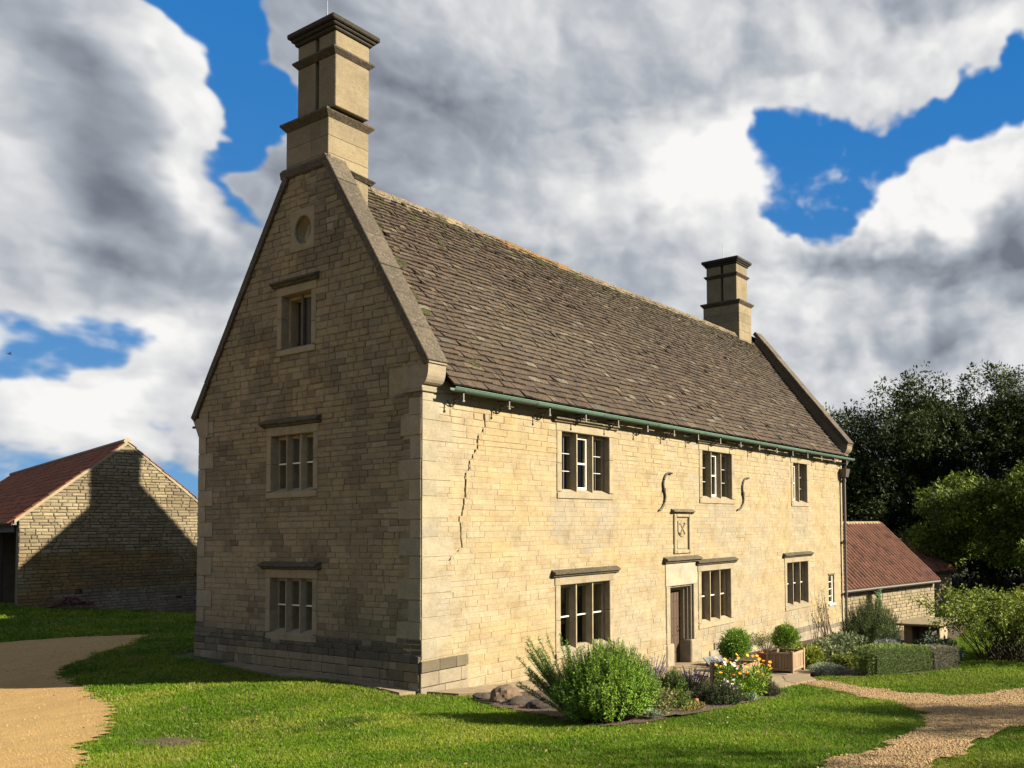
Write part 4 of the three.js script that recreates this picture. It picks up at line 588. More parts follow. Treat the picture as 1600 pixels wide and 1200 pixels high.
{
  const F = new Geo(GABLE); F.prism([[10.2, 0], [10.24, 0.05], [10.36, 0.07], [10.44, 0.02], [10.44, -0.02]].reverse(), -4.36, -2.78, [0.17, 0.14, 0.1]); F.build('chimney_drip', M.lichen, house);
  const L = new Geo(); L.hexa([[0.42, 10.18, -2.82], [0.93, 10.14, -2.82], [0.93, 10.14, -2.9], [0.42, 10.18, -2.9], [0.4, 10.25, -2.74], [0.97, 10.21, -2.74], [0.9, 10.32, -2.9], [0.4, 10.36, -2.9]], [0.2, 0.165, 0.11]); L.build('chimney_drip', M.lichen, house);
  // copper gutter with iron brackets
  const G = partGroup('gutter', house), green = (r) => mul3(mix3([0.1, 0.21, 0.15], [0.14, 0.28, 0.21], r), 0.85 + 0.3 * r), r = rng(8), gz = 0.31, gyy = (x) => 5.54 - 0.085 * (x / LEN), seg = 12;
  for (let i = 0; i < 9; i++) {
    const g = new Geo(), x0 = mix(0.4, 18.6, i / 9), x1 = mix(0.4, 18.6, (i + 1) / 9), c = green(r());
    const ring = (x, R, k) => { const t = Math.PI + (k / seg) * Math.PI; return [x, gyy(x) + Math.sin(t) * R, gz + Math.cos(t) * R]; };
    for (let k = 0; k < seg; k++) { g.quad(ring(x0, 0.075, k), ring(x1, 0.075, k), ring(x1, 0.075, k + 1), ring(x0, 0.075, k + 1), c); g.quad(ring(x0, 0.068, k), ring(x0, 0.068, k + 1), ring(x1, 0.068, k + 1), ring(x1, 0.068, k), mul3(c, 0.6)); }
    g.tube([[x0, gyy(x0) + 0.002, gz + 0.075], [x1, gyy(x1) + 0.002, gz + 0.075]], 0.011, 6, mul3(c, 1.35)); g.tube([[x0, gyy(x0) + 0.002, gz - 0.072], [x1, gyy(x1) + 0.002, gz - 0.072]], 0.008, 5, c);
    for (let k = 0; k < seg; k++) g.quad(ring(x1 - 0.02, 0.082, k), ring(x1 + 0.02, 0.082, k), ring(x1 + 0.02, 0.082, k + 1), ring(x1 - 0.02, 0.082, k + 1), mul3(c, 0.8));
    g.build('gutter_length', M.copper, G);
  }
  for (let i = 0; i < 17; i++) {                                           // scrolled brackets
    const x = 0.62 + i * 1.085, y = gyy(x), g = new Geo(), c = [0.06, 0.05, 0.04], k = 0.012;
    g.tube([[x, y - 0.02, gz - 0.09], [x, y - 0.085, gz - 0.01], [x, y - 0.05, gz + 0.075]], k, 5, c); g.tube([[x, y - 0.085, gz], [x, y - 0.19, gz - 0.12], [x, y - 0.3, 0.02]], k, 5, c); g.tube([[x, y - 0.06, 0.0], [x, y - 0.07, gz - 0.05]], k, 5, c);
    const sc = []; for (let q = 0; q <= 9; q++) { const t = q * 0.6, R = 0.055 - q * 0.004; sc.push([x + 0.002, y - 0.2 - Math.cos(t) * R, 0.08 + Math.sin(t) * R]); } g.tube(sc, 0.009, 5, c); g.tube([[x - 0.11, y - 0.2, 0.012], [x, y - 0.3, 0.015], [x + 0.1, y - 0.2, 0.012]], 0.009, 5, c); g.build('gutter_bracket', M.iron, G);
    const p = new Geo(); p.tube([[x, y - 0.08, gz + 0.02], [x, y - 0.23, gz + 0.02]], 0.013, 6, [0.5, 0.48, 0.45]); p.tube([[x, y - 0.21, gz + 0.02], [x, y - 0.24, gz + 0.02]], 0.024, 6, [0.5, 0.48, 0.45]); p.build('bracket_bolt', M.lead, G);
  }
  // downpipe with hopper head at the far end
  const D = partGroup('downpipe', house), pc = [0.15, 0.135, 0.125], px = 18.12, pz = 0.15;
  const h = new Geo(); h.hexa([[px - 0.12, 4.75, pz - 0.13], [px + 0.12, 4.75, pz - 0.13], [px + 0.12, 4.75, pz + 0.12], [px - 0.12, 4.75, pz + 0.12], [px - 0.17, 5.06, pz - 0.15], [px + 0.17, 5.06, pz - 0.15], [px + 0.17, 5.06, pz + 0.17], [px - 0.17, 5.06, pz + 0.17]].map((q) => q), [0.16, 0.14, 0.135]); h.build('hopper', M.lead, D);
  const p = new Geo(); p.tube([[px, 4.76, pz], [px, -1.3, pz]], 0.052, 10, pc); p.tube([[px + 0.02, 5.06, pz], [px + 0.1, 5.4, gz]], 0.035, 8, pc); p.build('pipe', M.lead, D);
  for (const y of [4.62, 2.3, 0.35]) { const q = new Geo(); q.tube([[px, y - 0.06, pz], [px, y + 0.06, pz]], 0.066, 10, mul3(pc, 0.8)); q.box(px - 0.13, px + 0.13, y - 0.03, y + 0.03, 0.018, 0.09, 0.006, mul3(pc, 0.7)); q.build('pipe_collar', M.lead, D); }
  // S-shaped wall irons
  for (const q of [[[7.42, 4.34], [7.22, 4.33], [7.1, 4.2], [7.05, 4.05], [7.08, 3.9], [7.13, 3.72], [7.09, 3.58], [6.99, 3.44], [6.86, 3.36]], [[11.3, 4.4], [11.12, 4.38], [10.99, 4.26], [10.94, 4.1], [10.96, 3.93], [11.0, 3.74], [10.95, 3.6], [10.84, 3.49], [10.64, 3.42]]]) { const g = new Geo(), cv = new THREE.CatmullRomCurve3(q.map(([x, y]) => new THREE.Vector3(x, y, 0.035))).getPoints(26).map((v) => v.toArray()); g.tube(cv, 0.027, 6, [0.035, 0.032, 0.03]); g.box(q[4][0] - 0.04, q[4][0] + 0.04, q[4][1] - 0.04, q[4][1] + 0.04, -0.01, 0.07, 0.01, [0.04, 0.035, 0.03]); g.build('wall_iron', M.iron, house); }
  // stub of pipe at the back corner of the gable
  const st = new Geo(); st.tube([[0.1, 5.35, -DEEP - 0.05], [0.02, 5.33, -DEEP - 0.3]], 0.03, 6, [0.05, 0.045, 0.04]); st.build('gutter_end', M.iron, house);
  // back wing, hidden behind the main roof, whose gable and chimney shade the barn
  const wc = [0.4, 0.32, 0.19], wing = new Geo(); wing.poly([[6.2, -2], [15.9, -2], [15.9, 4.6], [11.7, 11.4], [10.66, 11.1], [6.2, 5.8]], -13, -12.55, wc); wing.box(6.2, 6.6, -2, 5.7, -12.54, -DEEP - 0.01, 0, wc); wing.box(15.5, 15.9, -2, 4.6, -12.54, -DEEP - 0.01, 0, wc); wing.build('back_wing_wall', M.stone, house);
  const wr = new Geo(); wr.hexa([[6.1, 5.68, -7.7], [11.18, 11.25, -7.7], [11.18, 11.25, -12.98], [6.1, 5.68, -12.98], [6.05, 5.78, -7.7], [11.18, 11.4, -7.7], [11.18, 11.4, -12.98], [6.05, 5.78, -12.98]].map((q) => [q[0], Math.min(q[1], 11.15), q[2]]), [0.14, 0.1, 0.07]); wr.hexa([[11.2, 11.2, -7.7], [16, 4.5, -7.7], [16, 4.5, -12.98], [11.2, 11.2, -12.98], [11.2, 11.3, -7.7], [16.05, 4.6, -7.7], [16.05, 4.6, -12.98], [11.2, 11.3, -12.98]], [0.14, 0.1, 0.07]); wr.build('back_wing_roof', M.tile, house);
  const wk = new Geo(); wk.box(10.68, 11.69, 10.6, 12.55, -13, -12.2, 0.02, wc); wk.box(10.58, 11.79, 12.552, 12.72, -13.1, -12.1, 0.02, [0.13, 0.11, 0.08]); wk.build('back_wing_chimney', M.dressed, house);
}

// ------------------------------------------------------------------ pantiles, shared by the three red roofs
const panGeos = [...Array(8)].map((_, k) => {
  const g = new Geo(), n = 6, r = rng(300 + k), prof = [...Array(n + 1)].map((_, i) => { const t = i / n; return [t - 0.04, t < 0.35 ? -0.16 * Math.sin((t / 0.35) * Math.PI) : 0.3 * Math.sin(((t - 0.35) / 0.65) * Math.PI)]; }), c = (k < 5 ? [0.3, 0.125, 0.078] : [0.5, 0.13, 0.045]).map((x, i) => x * [1, 1.25, 0.7, 0.88, 0.5, 1, 0.7, 0.5][k] * (i ? 0.95 + 0.1 * r() : 1));
  for (let i = 0; i < n; i++) { const [a, h] = prof[i], [b, q] = prof[i + 1]; g.quad([a, h * 0.25 + 0.07, 0], [b, q * 0.25 + 0.07, 0], [b, q * 0.25 + 0.04, -1.1], [a, h * 0.25 + 0.04, -1.1], c); g.quad([a, h * 0.25, 0.0], [b, q * 0.25, 0.0], [b, q * 0.25 + 0.07, 0], [a, h * 0.25 + 0.07, 0], mul3(c, 0.75)); }
  return g.geometry();
});
// roof plane: O foot corner, U along the eave, S up the slope (unit vectors), N out of the roof
function pantiles(parent, host, O, U, S, N, width, slope, tw, tl, most, seed, toneOf) {
  const r = rng(seed), cols = Math.round(width / tw), rows = Math.round(slope / tl), list = [], w = width / cols, l = slope / rows;
  if (new THREE.Vector3().crossVectors(U, N).dot(S) > 0) { O = O.clone().addScaledVector(U, width); U = U.clone().negate(); }   // keep the tiles right way round
  for (let j = 0; j < rows; j++) for (let i = 0; i < cols; i++) {
    const k = 0.97 + 0.06 * r(), p = O.clone().addScaledVector(U, i * w).addScaledVector(S, j * l - 0.03 + 0.02 * r()).addScaledVector(N, 0.012 * r());
    const m = new THREE.Matrix4().makeBasis(U.clone().multiplyScalar(w * 1.02), N.clone().multiplyScalar(0.72 * k), S.clone().multiplyScalar(-l)); m.setPosition(p);
    list.push({ m, v: toneOf(i / cols, j / rows, r), d: p.distanceTo(EYE) });
  }
  list.sort((a, b) => a.d - b.d);
  list.slice(0, most).forEach((t) => { const o = mesh('pantile', panGeos[t.v], M.clay, parent); o.matrix.copy(t.m); o.matrix.decompose(o.position, o.quaternion, o.scale); });
  const rest = list.slice(most).map((t) => panGeos[t.v].clone().applyMatrix4(t.m));
  if (rest.length) tag(mesh('pantiles', mergeGeometries(rest), M.clay, host), null, null, null, 'stuff');
}
const V3 = (x, y, z) => new THREE.Vector3(x, y, z);
{
  // ---------------------------------------------------------------- barn on the left, house shadow on its gable
  const barn = thing('barn', [2.74, 0, -25.07], 'old stone barn with red pantile roof and open dark side, left of the manor house', 'barn');
  const bu = [0.983, 0, 0.182], bn = [-0.182, 0, 0.983], FB = { o: [0, 0, 0], u: bu, v: [0, 1, 0], n: bn }, r = rng(41), WID = 6.0, EAVE = 3.62, AP = 6.5, LENB = 25;
  const out = [[0, -1.5], [WID, -1.5], [WID, EAVE], [WID / 2, AP], [0, EAVE]], hz = [[1.55, 0.78, 0.2, 0.16], [4.6, 0.42, 0.18, 0.07], [5.2, 1.28, 0.3, 0.06], [5.75, 1.8, 0.2, 0.09]];
  const gw = mesh('gable_wall', shapeWall(FB, out, hz.map(([u, v, w, h]) => [[u, v], [u, v + h], [u + w, v + h], [u + w, v]]), -0.45, -0.02, [0.2, 0.165, 0.105]), M.mortar, barn);
  const tone = (u, v) => {
    const big = fbm(u * 0.8 + 50, v * 0.8, 2, 4), t = r(); let c = mix3([0.43, 0.375, 0.255], [0.32, 0.27, 0.175], t);
    const low = v + 0.5 * (fbm(u * 0.7, 3, 1, 3) - 0.5);
    if (low < 2.35) c = mix3(c, mix3([0.37, 0.25, 0.09], [0.29, 0.2, 0.085], t), 0.85 * sstep(0.2, 0.5, fbm(u * 0.6, v * 0.6, 9, 3)) + 0.1);
    if (low < 0.75 + 0.06 * u && u > 1) c = mix3(c, [0.33, 0.31, 0.27], 0.8); if (big > 0.56) c = mix3(c, [0.2, 0.165, 0.115], 0.5);
    if (v > 5.4) c = mix3(c, [0.5, 0.45, 0.34], 0.5);
    return mul3(c, 0.85 + 0.3 * r());
  };
  let st = courses({ v0: -1.2, v1: AP - 0.1, span: (v) => (v < EAVE ? [0, WID] : [((v - EAVE) / (AP - EAVE)) * WID / 2 + 0.02, WID - ((v - EAVE) / (AP - EAVE)) * WID / 2 - 0.02]), holes: hz.map(([u, v, w, h]) => ({ u0: u, u1: u + w, v0: v, v1: v + h })), rowH: () => 0.12, len: () => 0.27, gap: 0.018, r, tone });
  for (const s of st) { s.bev = s.v0 > 2.4 ? 0.024 : 0.014; s.jit = 0.02; s.proud = 0.003 + (s.v0 > 2.4 ? 0.03 : 0.014) * r(); }
  placeStones({ ...FB, o: [2.74, 0, -25.07] }, [], r, gw, barn, 0, M.stone);
  { const big = st.map((s) => [s, (s.u1 - s.u0) * (s.v1 - s.v0)]).sort((a, b) => b[1] - a[1]).map((q) => q[0]), rest = new Geo(); big.forEach((s, i) => { const g = stoneGeo(FB, s, r); if (i < 300) g.build('stone', M.stone, gw); else { for (const x of g.p) rest.p.push(x); for (const x of g.uv) rest.uv.push(x); for (const x of g.c) rest.c.push(x); } }); tag(rest.build('walling_stones', M.stone, barn), null, null, null, 'stuff'); }
  // verge fillet of pale mortar on both rakes
  const W = (u, y, d) => [bu[0] * u + bn[0] * d, y, bu[2] * u + bn[2] * d];
  const vg = new Geo(); for (const [u0, y0, u1, y1] of [[-0.12, EAVE - 0.06, WID / 2, AP + 0.08], [WID + 0.1, EAVE - 0.06, WID / 2, AP + 0.08]]) { const n = 12; for (let i = 0; i < n; i++) { const a = i / n, b = (i + 1) / n, q = []; for (const [t, h] of [[a, -0.13], [b, -0.13], [b, 0], [a, 0]]) q.push(W(mix(u0, u1, t), mix(y0, y1, t) + h, 0.03 + 0.012 * vnoise(t * 9, 3))); const p = q.map((x) => [x[0] - bn[0] * 0.12, x[1], x[2] - bn[2] * 0.12]); vg.hexa([...p, ...q], mul3([0.46, 0.4, 0.28], 0.85 + 0.3 * r())); } } vg.build('verge_mortar', M.dressed, barn);
  // left slope and right slope
  const roofB = partGroup('roof', barn), sl = Math.hypot(WID / 2 + 0.25, AP - EAVE + 0.24);
  const up = V3(bu[0], 0, bu[2]).multiplyScalar((WID / 2 + 0.25) / sl).add(V3(0, (AP - EAVE + 0.24) / sl, 0)), back = V3(-bn[0], 0, -bn[2]), nl = new THREE.Vector3().crossVectors(back, up).normalize(); if (nl.y < 0) nl.negate();
  const base = W(-0.25, EAVE - 0.22, 0.02);
  const slab = new Geo(), far = back.clone().multiplyScalar(LENB); const Q = (p, f, h) => [p[0] + (f ? far.x : 0), p[1] + h, p[2] + (f ? far.z : 0)]; const A = W(-0.2, EAVE - 0.18, 0), B = W(WID / 2, AP + 0.02, 0), C2 = W(WID + 0.2, EAVE - 0.18, 0);
  slab.hexa([Q(A, 0, -0.1), Q(B, 0, -0.1), Q(B, 1, -0.1), Q(A, 1, -0.1), Q(A, 0, 0), Q(B, 0, 0), Q(B, 1, 0), Q(A, 1, 0)], [0.1, 0.05, 0.03]); slab.hexa([Q(B, 0, -0.1), Q(C2, 0, -0.1), Q(C2, 1, -0.1), Q(B, 1, -0.1), Q(B, 0, 0), Q(C2, 0, 0), Q(C2, 1, 0), Q(B, 1, 0)], [0.1, 0.05, 0.03]); slab.build('roof_boarding', M.clay, roofB);
  const shade = (a, b, q) => { const x = q(); return x < 0.4 ? 6 : x < 0.65 ? 7 : x < 0.93 ? 5 : 0; };
  pantiles(roofB, barn, V3(...base).addScaledVector(nl, -0.02), back, up, nl, LENB, sl, 0.27, 0.3, 240, 51, shade);
  const upR = V3(-bu[0], 0, -bu[2]).multiplyScalar((WID / 2 + 0.25) / sl).add(V3(0, (AP - EAVE + 0.24) / sl, 0)), nr = new THREE.Vector3().crossVectors(upR, back).normalize(); if (nr.y < 0) nr.negate();
  pantiles(roofB, barn, V3(...W(WID + 0.25, EAVE - 0.22, 0.05)).addScaledVector(nr, -0.01), back, upR, nr, 3, sl, 0.27, 0.3, 60, 52, shade);
  const rd = new Geo(); for (let i = 0; i < 50; i++) { const p = W(WID / 2, AP + 0.08, -i * 0.5), q = W(WID / 2, AP + 0.08, -i * 0.5 - 0.49); rd.tube([p, q], 0.12, 8, mul3(i < 1 ? [0.55, 0.45, 0.3] : [0.34, 0.2, 0.12], 0.8 + 0.4 * r())); } rd.build('ridge_tile', M.clay, roofB);
  // posts, plate and side walls of the open bays, dark beyond
  for (let i = 0; i <= 5; i++) { const p = W(0.12, 0, -0.3 - i * 4.9), g = new Geo(); g.box(p[0] - 0.12, p[0] + 0.12, -1.2, EAVE - 0.3, p[2] - 0.12, p[2] + 0.12, 0.02, [0.13, 0.115, 0.095]); g.build('post', M.wood, barn); }
  const pl = new Geo(); pl.hexa([W(-0.06, EAVE - 0.5, -0.46), W(0.2, EAVE - 0.5, -0.46), W(0.2, EAVE - 0.5, -LENB), W(-0.06, EAVE - 0.5, -LENB), W(-0.06, EAVE - 0.24, -0.46), W(0.2, EAVE - 0.24, -0.46), W(0.2, EAVE - 0.24, -LENB), W(-0.06, EAVE - 0.24, -LENB)], [0.06, 0.05, 0.04]); pl.build('wall_plate', M.wood, barn);
  const sw = new Geo(); for (const [u0, u1, d0, d1, h] of [[WID - 0.4, WID, -0.46, -LENB, EAVE - 0.25], [0, WID - 0.41, -LENB + 0.4, -LENB, EAVE - 0.25]]) sw.hexa([W(u0, -1.5, d0), W(u1, -1.5, d0), W(u1, -1.5, d1), W(u0, -1.5, d1), W(u0, h, d0), W(u1, h, d0), W(u1, h, d1), W(u0, h, d1)], [0.3, 0.24, 0.15]); sw.build('side_wall', M.stone, barn);
}
function smallHouse(name, pos, label, dir, len, depth, eave, ridge, low, tw, seed, most, stones) {   // single-storey range: wall, pantiled roof
  const o = thing(name, pos, label, 'outbuilding'), r = rng(seed), u = [Math.cos(dir), 0, Math.sin(dir)], n = [-Math.sin(dir), 0, Math.cos(dir)], F = { o: [0, 0, 0], u, v: [0, 1, 0], n }, W = (a, y, d) => [u[0] * a + n[0] * d, y, u[2] * a + n[2] * d];
  const wc = [0.38, 0.32, 0.21], w = new Geo(F); w.box(0, len, low, eave, -0.45, -0.02, 0, wc); const wall = w.build('wall', M.mortar, o);
  const e = new Geo(F); for (const a of [0.0, len - 0.42]) { const s = { ...F, o: W(a, 0, 0) }; const k = new Geo({ o: s.o, u: [-n[0], 0, -n[2]], v: [0, 1, 0], n: u }); k.poly([[0.46, low], [depth * 2, low], [depth * 2, eave], [depth, ridge], [0.46, eave + 0.25]], 0, 0.4, wc); for (const x of k.p) e.p.push(x); for (const x of k.uv) e.uv.push(x); for (const x of k.c) e.c.push(x); } e.build('gable_wall', M.stone, o);
  if (stones) { let st = courses({ v0: low, v1: eave - 0.02, span: () => [0, len], holes: [], rowH: () => 0.15, len: () => 0.32, gap: 0.02, r, tone: () => mul3(mix3([0.47, 0.41, 0.28], [0.4, 0.335, 0.215], r()), 0.9 + 0.2 * r()) }); for (const s of st) { s.bev = 0.018; s.jit = 0.016; s.proud = 0.003 + 0.02 * r(); } st.sort((a, b) => b.v0 - a.v0); const rest = new Geo(); st.forEach((s, i) => { const g = stoneGeo(F, s, r); if (i < 200) g.build('stone', M.stone, wall); else { for (const x of g.p) rest.p.push(x); for (const x of g.uv) rest.uv.push(x); for (const x of g.c) rest.c.push(x); } }); tag(rest.build('walling_stones', M.stone, o), null, null, null, 'stuff'); }
  const roofO = partGroup('roof', o), sl = Math.hypot(depth + 0.2, ridge - eave + 0.15), U = V3(...u), S = V3(-n[0], 0, -n[2]).multiplyScalar((depth + 0.2) / sl).add(V3(0, (ridge - eave + 0.15) / sl, 0)), N = new THREE.Vector3().crossVectors(U, S).normalize(); if (N.y < 0) N.negate();
  const b = new Geo(); b.hexa([W(-0.1, eave - 0.12, 0.18), W(len + 0.1, eave - 0.12, 0.18), W(len + 0.1, ridge - 0.05, -depth), W(-0.1, ridge - 0.05, -depth), W(-0.1, eave - 0.06, 0.18), W(len + 0.1, eave - 0.06, 0.18), W(len + 0.1, ridge, -depth), W(-0.1, ridge, -depth)], [0.1, 0.06, 0.04]); b.hexa([W(-0.1, ridge - 0.06, -depth - 0.01), W(len + 0.1, ridge - 0.06, -depth - 0.01), W(len + 0.1, eave - 0.12, -depth * 2 - 0.2), W(-0.1, eave - 0.12, -depth * 2 - 0.2), W(-0.1, ridge, -depth - 0.01), W(len + 0.1, ridge, -depth - 0.01), W(len + 0.1, eave - 0.05, -depth * 2 - 0.2), W(-0.1, eave - 0.05, -depth * 2 - 0.2)], [0.2, 0.09, 0.05]); b.build('roof_boarding', M.clay, roofO);
  pantiles(roofO, o, V3(...W(-0.12, eave - 0.09, 0.22)), U, S, N, len + 0.24, sl, tw, 0.3, most, seed + 1, (a, c, q) => { const x = q(); return x < 0.36 ? 0 : x < 0.56 ? 1 : x < 0.8 ? 3 : x < 0.92 ? 2 : 4; });
  const rd = new Geo(), nn = Math.ceil(len / 0.42); for (let i = 0; i < nn; i++) rd.tube([W((i * len) / nn - 0.05, ridge + 0.03, -depth), W(((i + 1) * len) / nn - 0.06, ridge + 0.03, -depth)], 0.13, 8, mul3([0.42, 0.32, 0.19], 0.8 + 0.4 * r())); rd.build('ridge_tile', M.clay, roofO);
  const gt = new Geo(); gt.tube([W(-0.1, eave - 0.14, 0.27), W(len + 0.05, eave - 0.14, 0.27)], 0.07, 8, [0.07, 0.06, 0.05]); for (let i = 0; i < len; i += 1.3) gt.tube([W(i + 0.4, eave - 0.14, 0.24), W(i + 0.4, eave - 0.3, 0.0)], 0.02, 5, [0.06, 0.05, 0.04]); gt.build('gutter', M.iron, o);
  return [o, W, F];
}
smallHouse('outbuilding', [18.75, 0, -0.62], 'low stone outbuilding with orange pantile roof at the right end of the manor', 0.243, 7.2, 3.0, 0.48, 2.95, -2.4, 0.225, 61, 300, true);
{
  const [o, W, F] = smallHouse('outbuilding', [27.6, 0, -1.3], 'further outbuilding with dark red pantile roof behind the tree', 0.3, 4.6, 2.6, 0.55, 2.05, -2.4, 0.25, 66, 60, false);
  const g = new Geo(F); g.box(2.3, 3.1, -0.9, 0.3, -0.01, 0.05, 0.01, [0.05, 0.17, 0.17]); g.box(2.36, 3.04, -0.84, 0.24, 0.051, 0.06, 0, [0.02, 0.025, 0.03]); g.box(2.68, 2.73, -0.84, 0.24, 0.061, 0.075, 0, [0.06, 0.2, 0.2]); g.build('window', M.paint, o);
}
{
  // slab-roofed stone shelter in front of the outbuilding
  const x = 16.8, z = 3.6, y = gy(x, z) - 0.26, s = thing('stone_shelter', [x, y, z], 'small stone shelter with flat slab top and wooden door behind the clipped hedge', 'shelter'), A = (name, b, mat, col) => { const g = new Geo(); g.box(...b, 0.02, col); g.build(name, mat, s); };
  A('slab_top', [-0.5, 1.65, 0.98, 1.06, -0.8, 0.75], M.dressed, [0.34, 0.28, 0.17]); A('side_wall', [0.42, 1.3, -0.4, 0.975, -0.5, 0.45], M.stone, [0.52, 0.44, 0.31]); A('back_wall', [-0.3, 0.41, -0.4, 0.975, -0.6, -0.3], M.stone, [0.4, 0.33, 0.22]);
  for (let i = 0; i < 4; i++) A('door_plank', [-0.28 + i * 0.17, -0.28 + i * 0.17 + 0.165, -0.3, 0.9, 0.3, 0.34], M.wood, [0.15, 0.1, 0.06]);
  A('post', [-0.38, -0.285, -0.4, 0.975, 0.28, 0.42], M.wood, [0.12, 0.085, 0.05]);
}

// ------------------------------------------------------------------ plants
class Leaves {
  constructor() { this.p = []; this.c = []; this.n = []; }
  // one leaf: two faces folded along the midrib
  leaf(b, d, nrm, len, wid, col, fold = 0.25, at = 0.45) {
    const sx = d[1] * nrm[2] - d[2] * nrm[1], sy = d[2] * nrm[0] - d[0] * nrm[2], sz = d[0] * nrm[1] - d[1] * nrm[0], sl = Math.hypot(sx, sy, sz) || 1, w = wid / 2 / sl, f = fold * wid * 0.5;
    const t = [b[0] + d[0] * len, b[1] + d[1] * len, b[2] + d[2] * len], m = [b[0] + d[0] * len * at + nrm[0] * f, b[1] + d[1] * len * at + nrm[1] * f, b[2] + d[2] * len * at + nrm[2] * f];
    const R = [m[0] + sx * w, m[1] + sy * w, m[2] + sz * w], L = [m[0] - sx * w, m[1] - sy * w, m[2] - sz * w];
    this.p.push(...b, ...R, ...t, ...b, ...t, ...L); for (let i = 0; i < 6; i++) this.c.push(col[0], col[1], col[2]);
  }
  geometry() { const g = new THREE.BufferGeometry(); g.setAttribute('position', new THREE.Float32BufferAttribute(this.p, 3)); g.setAttribute('color', new THREE.Float32BufferAttribute(this.c, 3)); g.computeVertexNormals(); return g; }
  build(name, mat, parent) { return mesh(name, this.geometry(), mat, parent); }
}
const unit = (v) => { const l = Math.hypot(...v) || 1; return [v[0] / l, v[1] / l, v[2] / l]; };
const ball = (r) => { for (;;) { const v = [r() * 2 - 1, r() * 2 - 1, r() * 2 - 1], l = Math.hypot(...v); if (l < 1 && l > 0.05) return [v[0] / l, v[1] / l, v[2] / l]; } };
const tint = (cols, r) => { const k = r() * (cols.length - 1), i = Math.floor(k); return mul3(mix3(cols[i], cols[Math.min(i + 1, cols.length - 1)], k - i), 0.75 + 0.5 * r()); };
// rounded mass of leaves; lumps make the outline uneven
function mound(L, r, { c = [0, 0, 0], rad, n, len, wid, cols, up = 0.4, lumps = 9, lumpR = 0.38, shell = 0.45, floor = 0 }) {
  const lp = []; for (let i = 0; i < lumps; i++) { const d = ball(r); lp.push([c[0] + d[0] * rad[0] * 0.66, c[1] + Math.max(d[1], -0.3) * rad[1] * 0.66, c[2] + d[2] * rad[2] * 0.66, lumpR * (0.75 + 0.5 * r())]); }
  for (let i = 0; i < n; i++) {
    const q = lp[Math.floor(r() * lumps)], d = ball(r), k = q[3] * (shell + (1 - shell) * Math.sqrt(r())), p = [q[0] + d[0] * rad[0] * k, q[1] + d[1] * rad[1] * k, q[2] + d[2] * rad[2] * k]; if (p[1] < floor) continue;
    const e = ball(r), dir = unit([d[0] * 0.8 + e[0] * 0.6, d[1] * 0.6 + e[1] * 0.6 + up, d[2] * 0.8 + e[2] * 0.6]);
    L.leaf(p, dir, ball(r), len * (0.6 + 0.8 * r()), wid * (0.7 + 0.6 * r()), tint(cols, r));
  }
}
// upright shoots set with narrow leaves (rosemary, lavender, box tips)
function shoots(L, G, r, { n, base, spread, height, lean = 0.5, step = 0.02, needle, nw, cols, bare = 0.25, stem = [0.12, 0.09, 0.06], shape = 1, thick = 0.006 }) {
  for (let i = 0; i < n; i++) {
    const a = r() * 6.2832, k = Math.pow(r(), 0.6), b = [Math.cos(a) * spread[0] * k * 0.42, 0, Math.sin(a) * spread[1] * k * 0.42], tx = Math.cos(a) * spread[0] * k, tz = Math.sin(a) * spread[1] * k, h = height * (0.4 + 0.6 * Math.pow(r(), 0.6)) * Math.sqrt(Math.max(0.12, 1 - 0.9 * k * k * shape)), m = 7, pts = [];
    for (let q = 0; q <= m; q++) { const t = q / m; pts.push([mix(b[0], tx, Math.pow(t, 0.8)) + (r() - 0.5) * 0.02, h * (t * (1 - lean * 0.3 * k) + 0.0 * t), mix(b[2], tz, Math.pow(t, 0.8)) + (r() - 0.5) * 0.02]); }
    if (G) G.tube(pts, thick, 4, stem, thick * 0.4);
    const tot = Math.hypot(tx - b[0], h, tz - b[2]), cnt = Math.floor(tot * (1 - bare) / step);
    for (let q = 0; q < cnt; q++) { const t = bare + (1 - bare) * (q / cnt), f = Math.min(t * m, m - 0.001), j = Math.floor(f), w = f - j, p = mix3(pts[j], pts[j + 1], w), ax = unit([pts[j + 1][0] - pts[j][0], pts[j + 1][1] - pts[j][1], pts[j + 1][2] - pts[j][2]]), e = ball(r), d = unit([ax[0] * 0.75 + e[0], ax[1] * 0.75 + e[1], ax[2] * 0.75 + e[2]]); L.leaf(p, d, e, needle * (0.6 + 0.6 * r()) * (t > 0.93 ? 0.7 : 1), nw, tint(cols, r), 0.1); }
  }
}
const ground = (x, z) => [x, gy(x, z), z];
const GREEN = [[0.035, 0.075, 0.012], [0.075, 0.15, 0.02], [0.12, 0.2, 0.035]];
function shootBush(name, x, z, label, category, o, group) { const t = thing(name, ground(x, z), label, category, group), L = new Leaves(), G = new Geo(), r = rng(o.seed); shoots(L, G, r, o); if (o.fill) mound(L, r, o.fill); L.build('foliage', M.leaf, t); G.build('stems', M.plain, t); return t; }
function moundPlant(name, x, z, label, category, o, group) { const t = thing(name, ground(x, z), label, category, group), L = new Leaves(), r = rng(o.seed); mound(L, r, o); L.build('foliage', M.leaf, t); const G = new Geo(); for (let i = 0; i < 7; i++) { const a = r() * 6.28, k = 0.6; G.tube([[0, -0.02, 0], [Math.cos(a) * o.rad[0] * k * 0.5, o.c[1] * 0.7, Math.sin(a) * o.rad[2] * k * 0.5], [Math.cos(a) * o.rad[0] * k, o.c[1] + o.rad[1] * 0.3, Math.sin(a) * o.rad[2] * k]], 0.008, 4, [0.09, 0.07, 0.04], 0.003); } G.build('stems', M.plain, t); return t; }

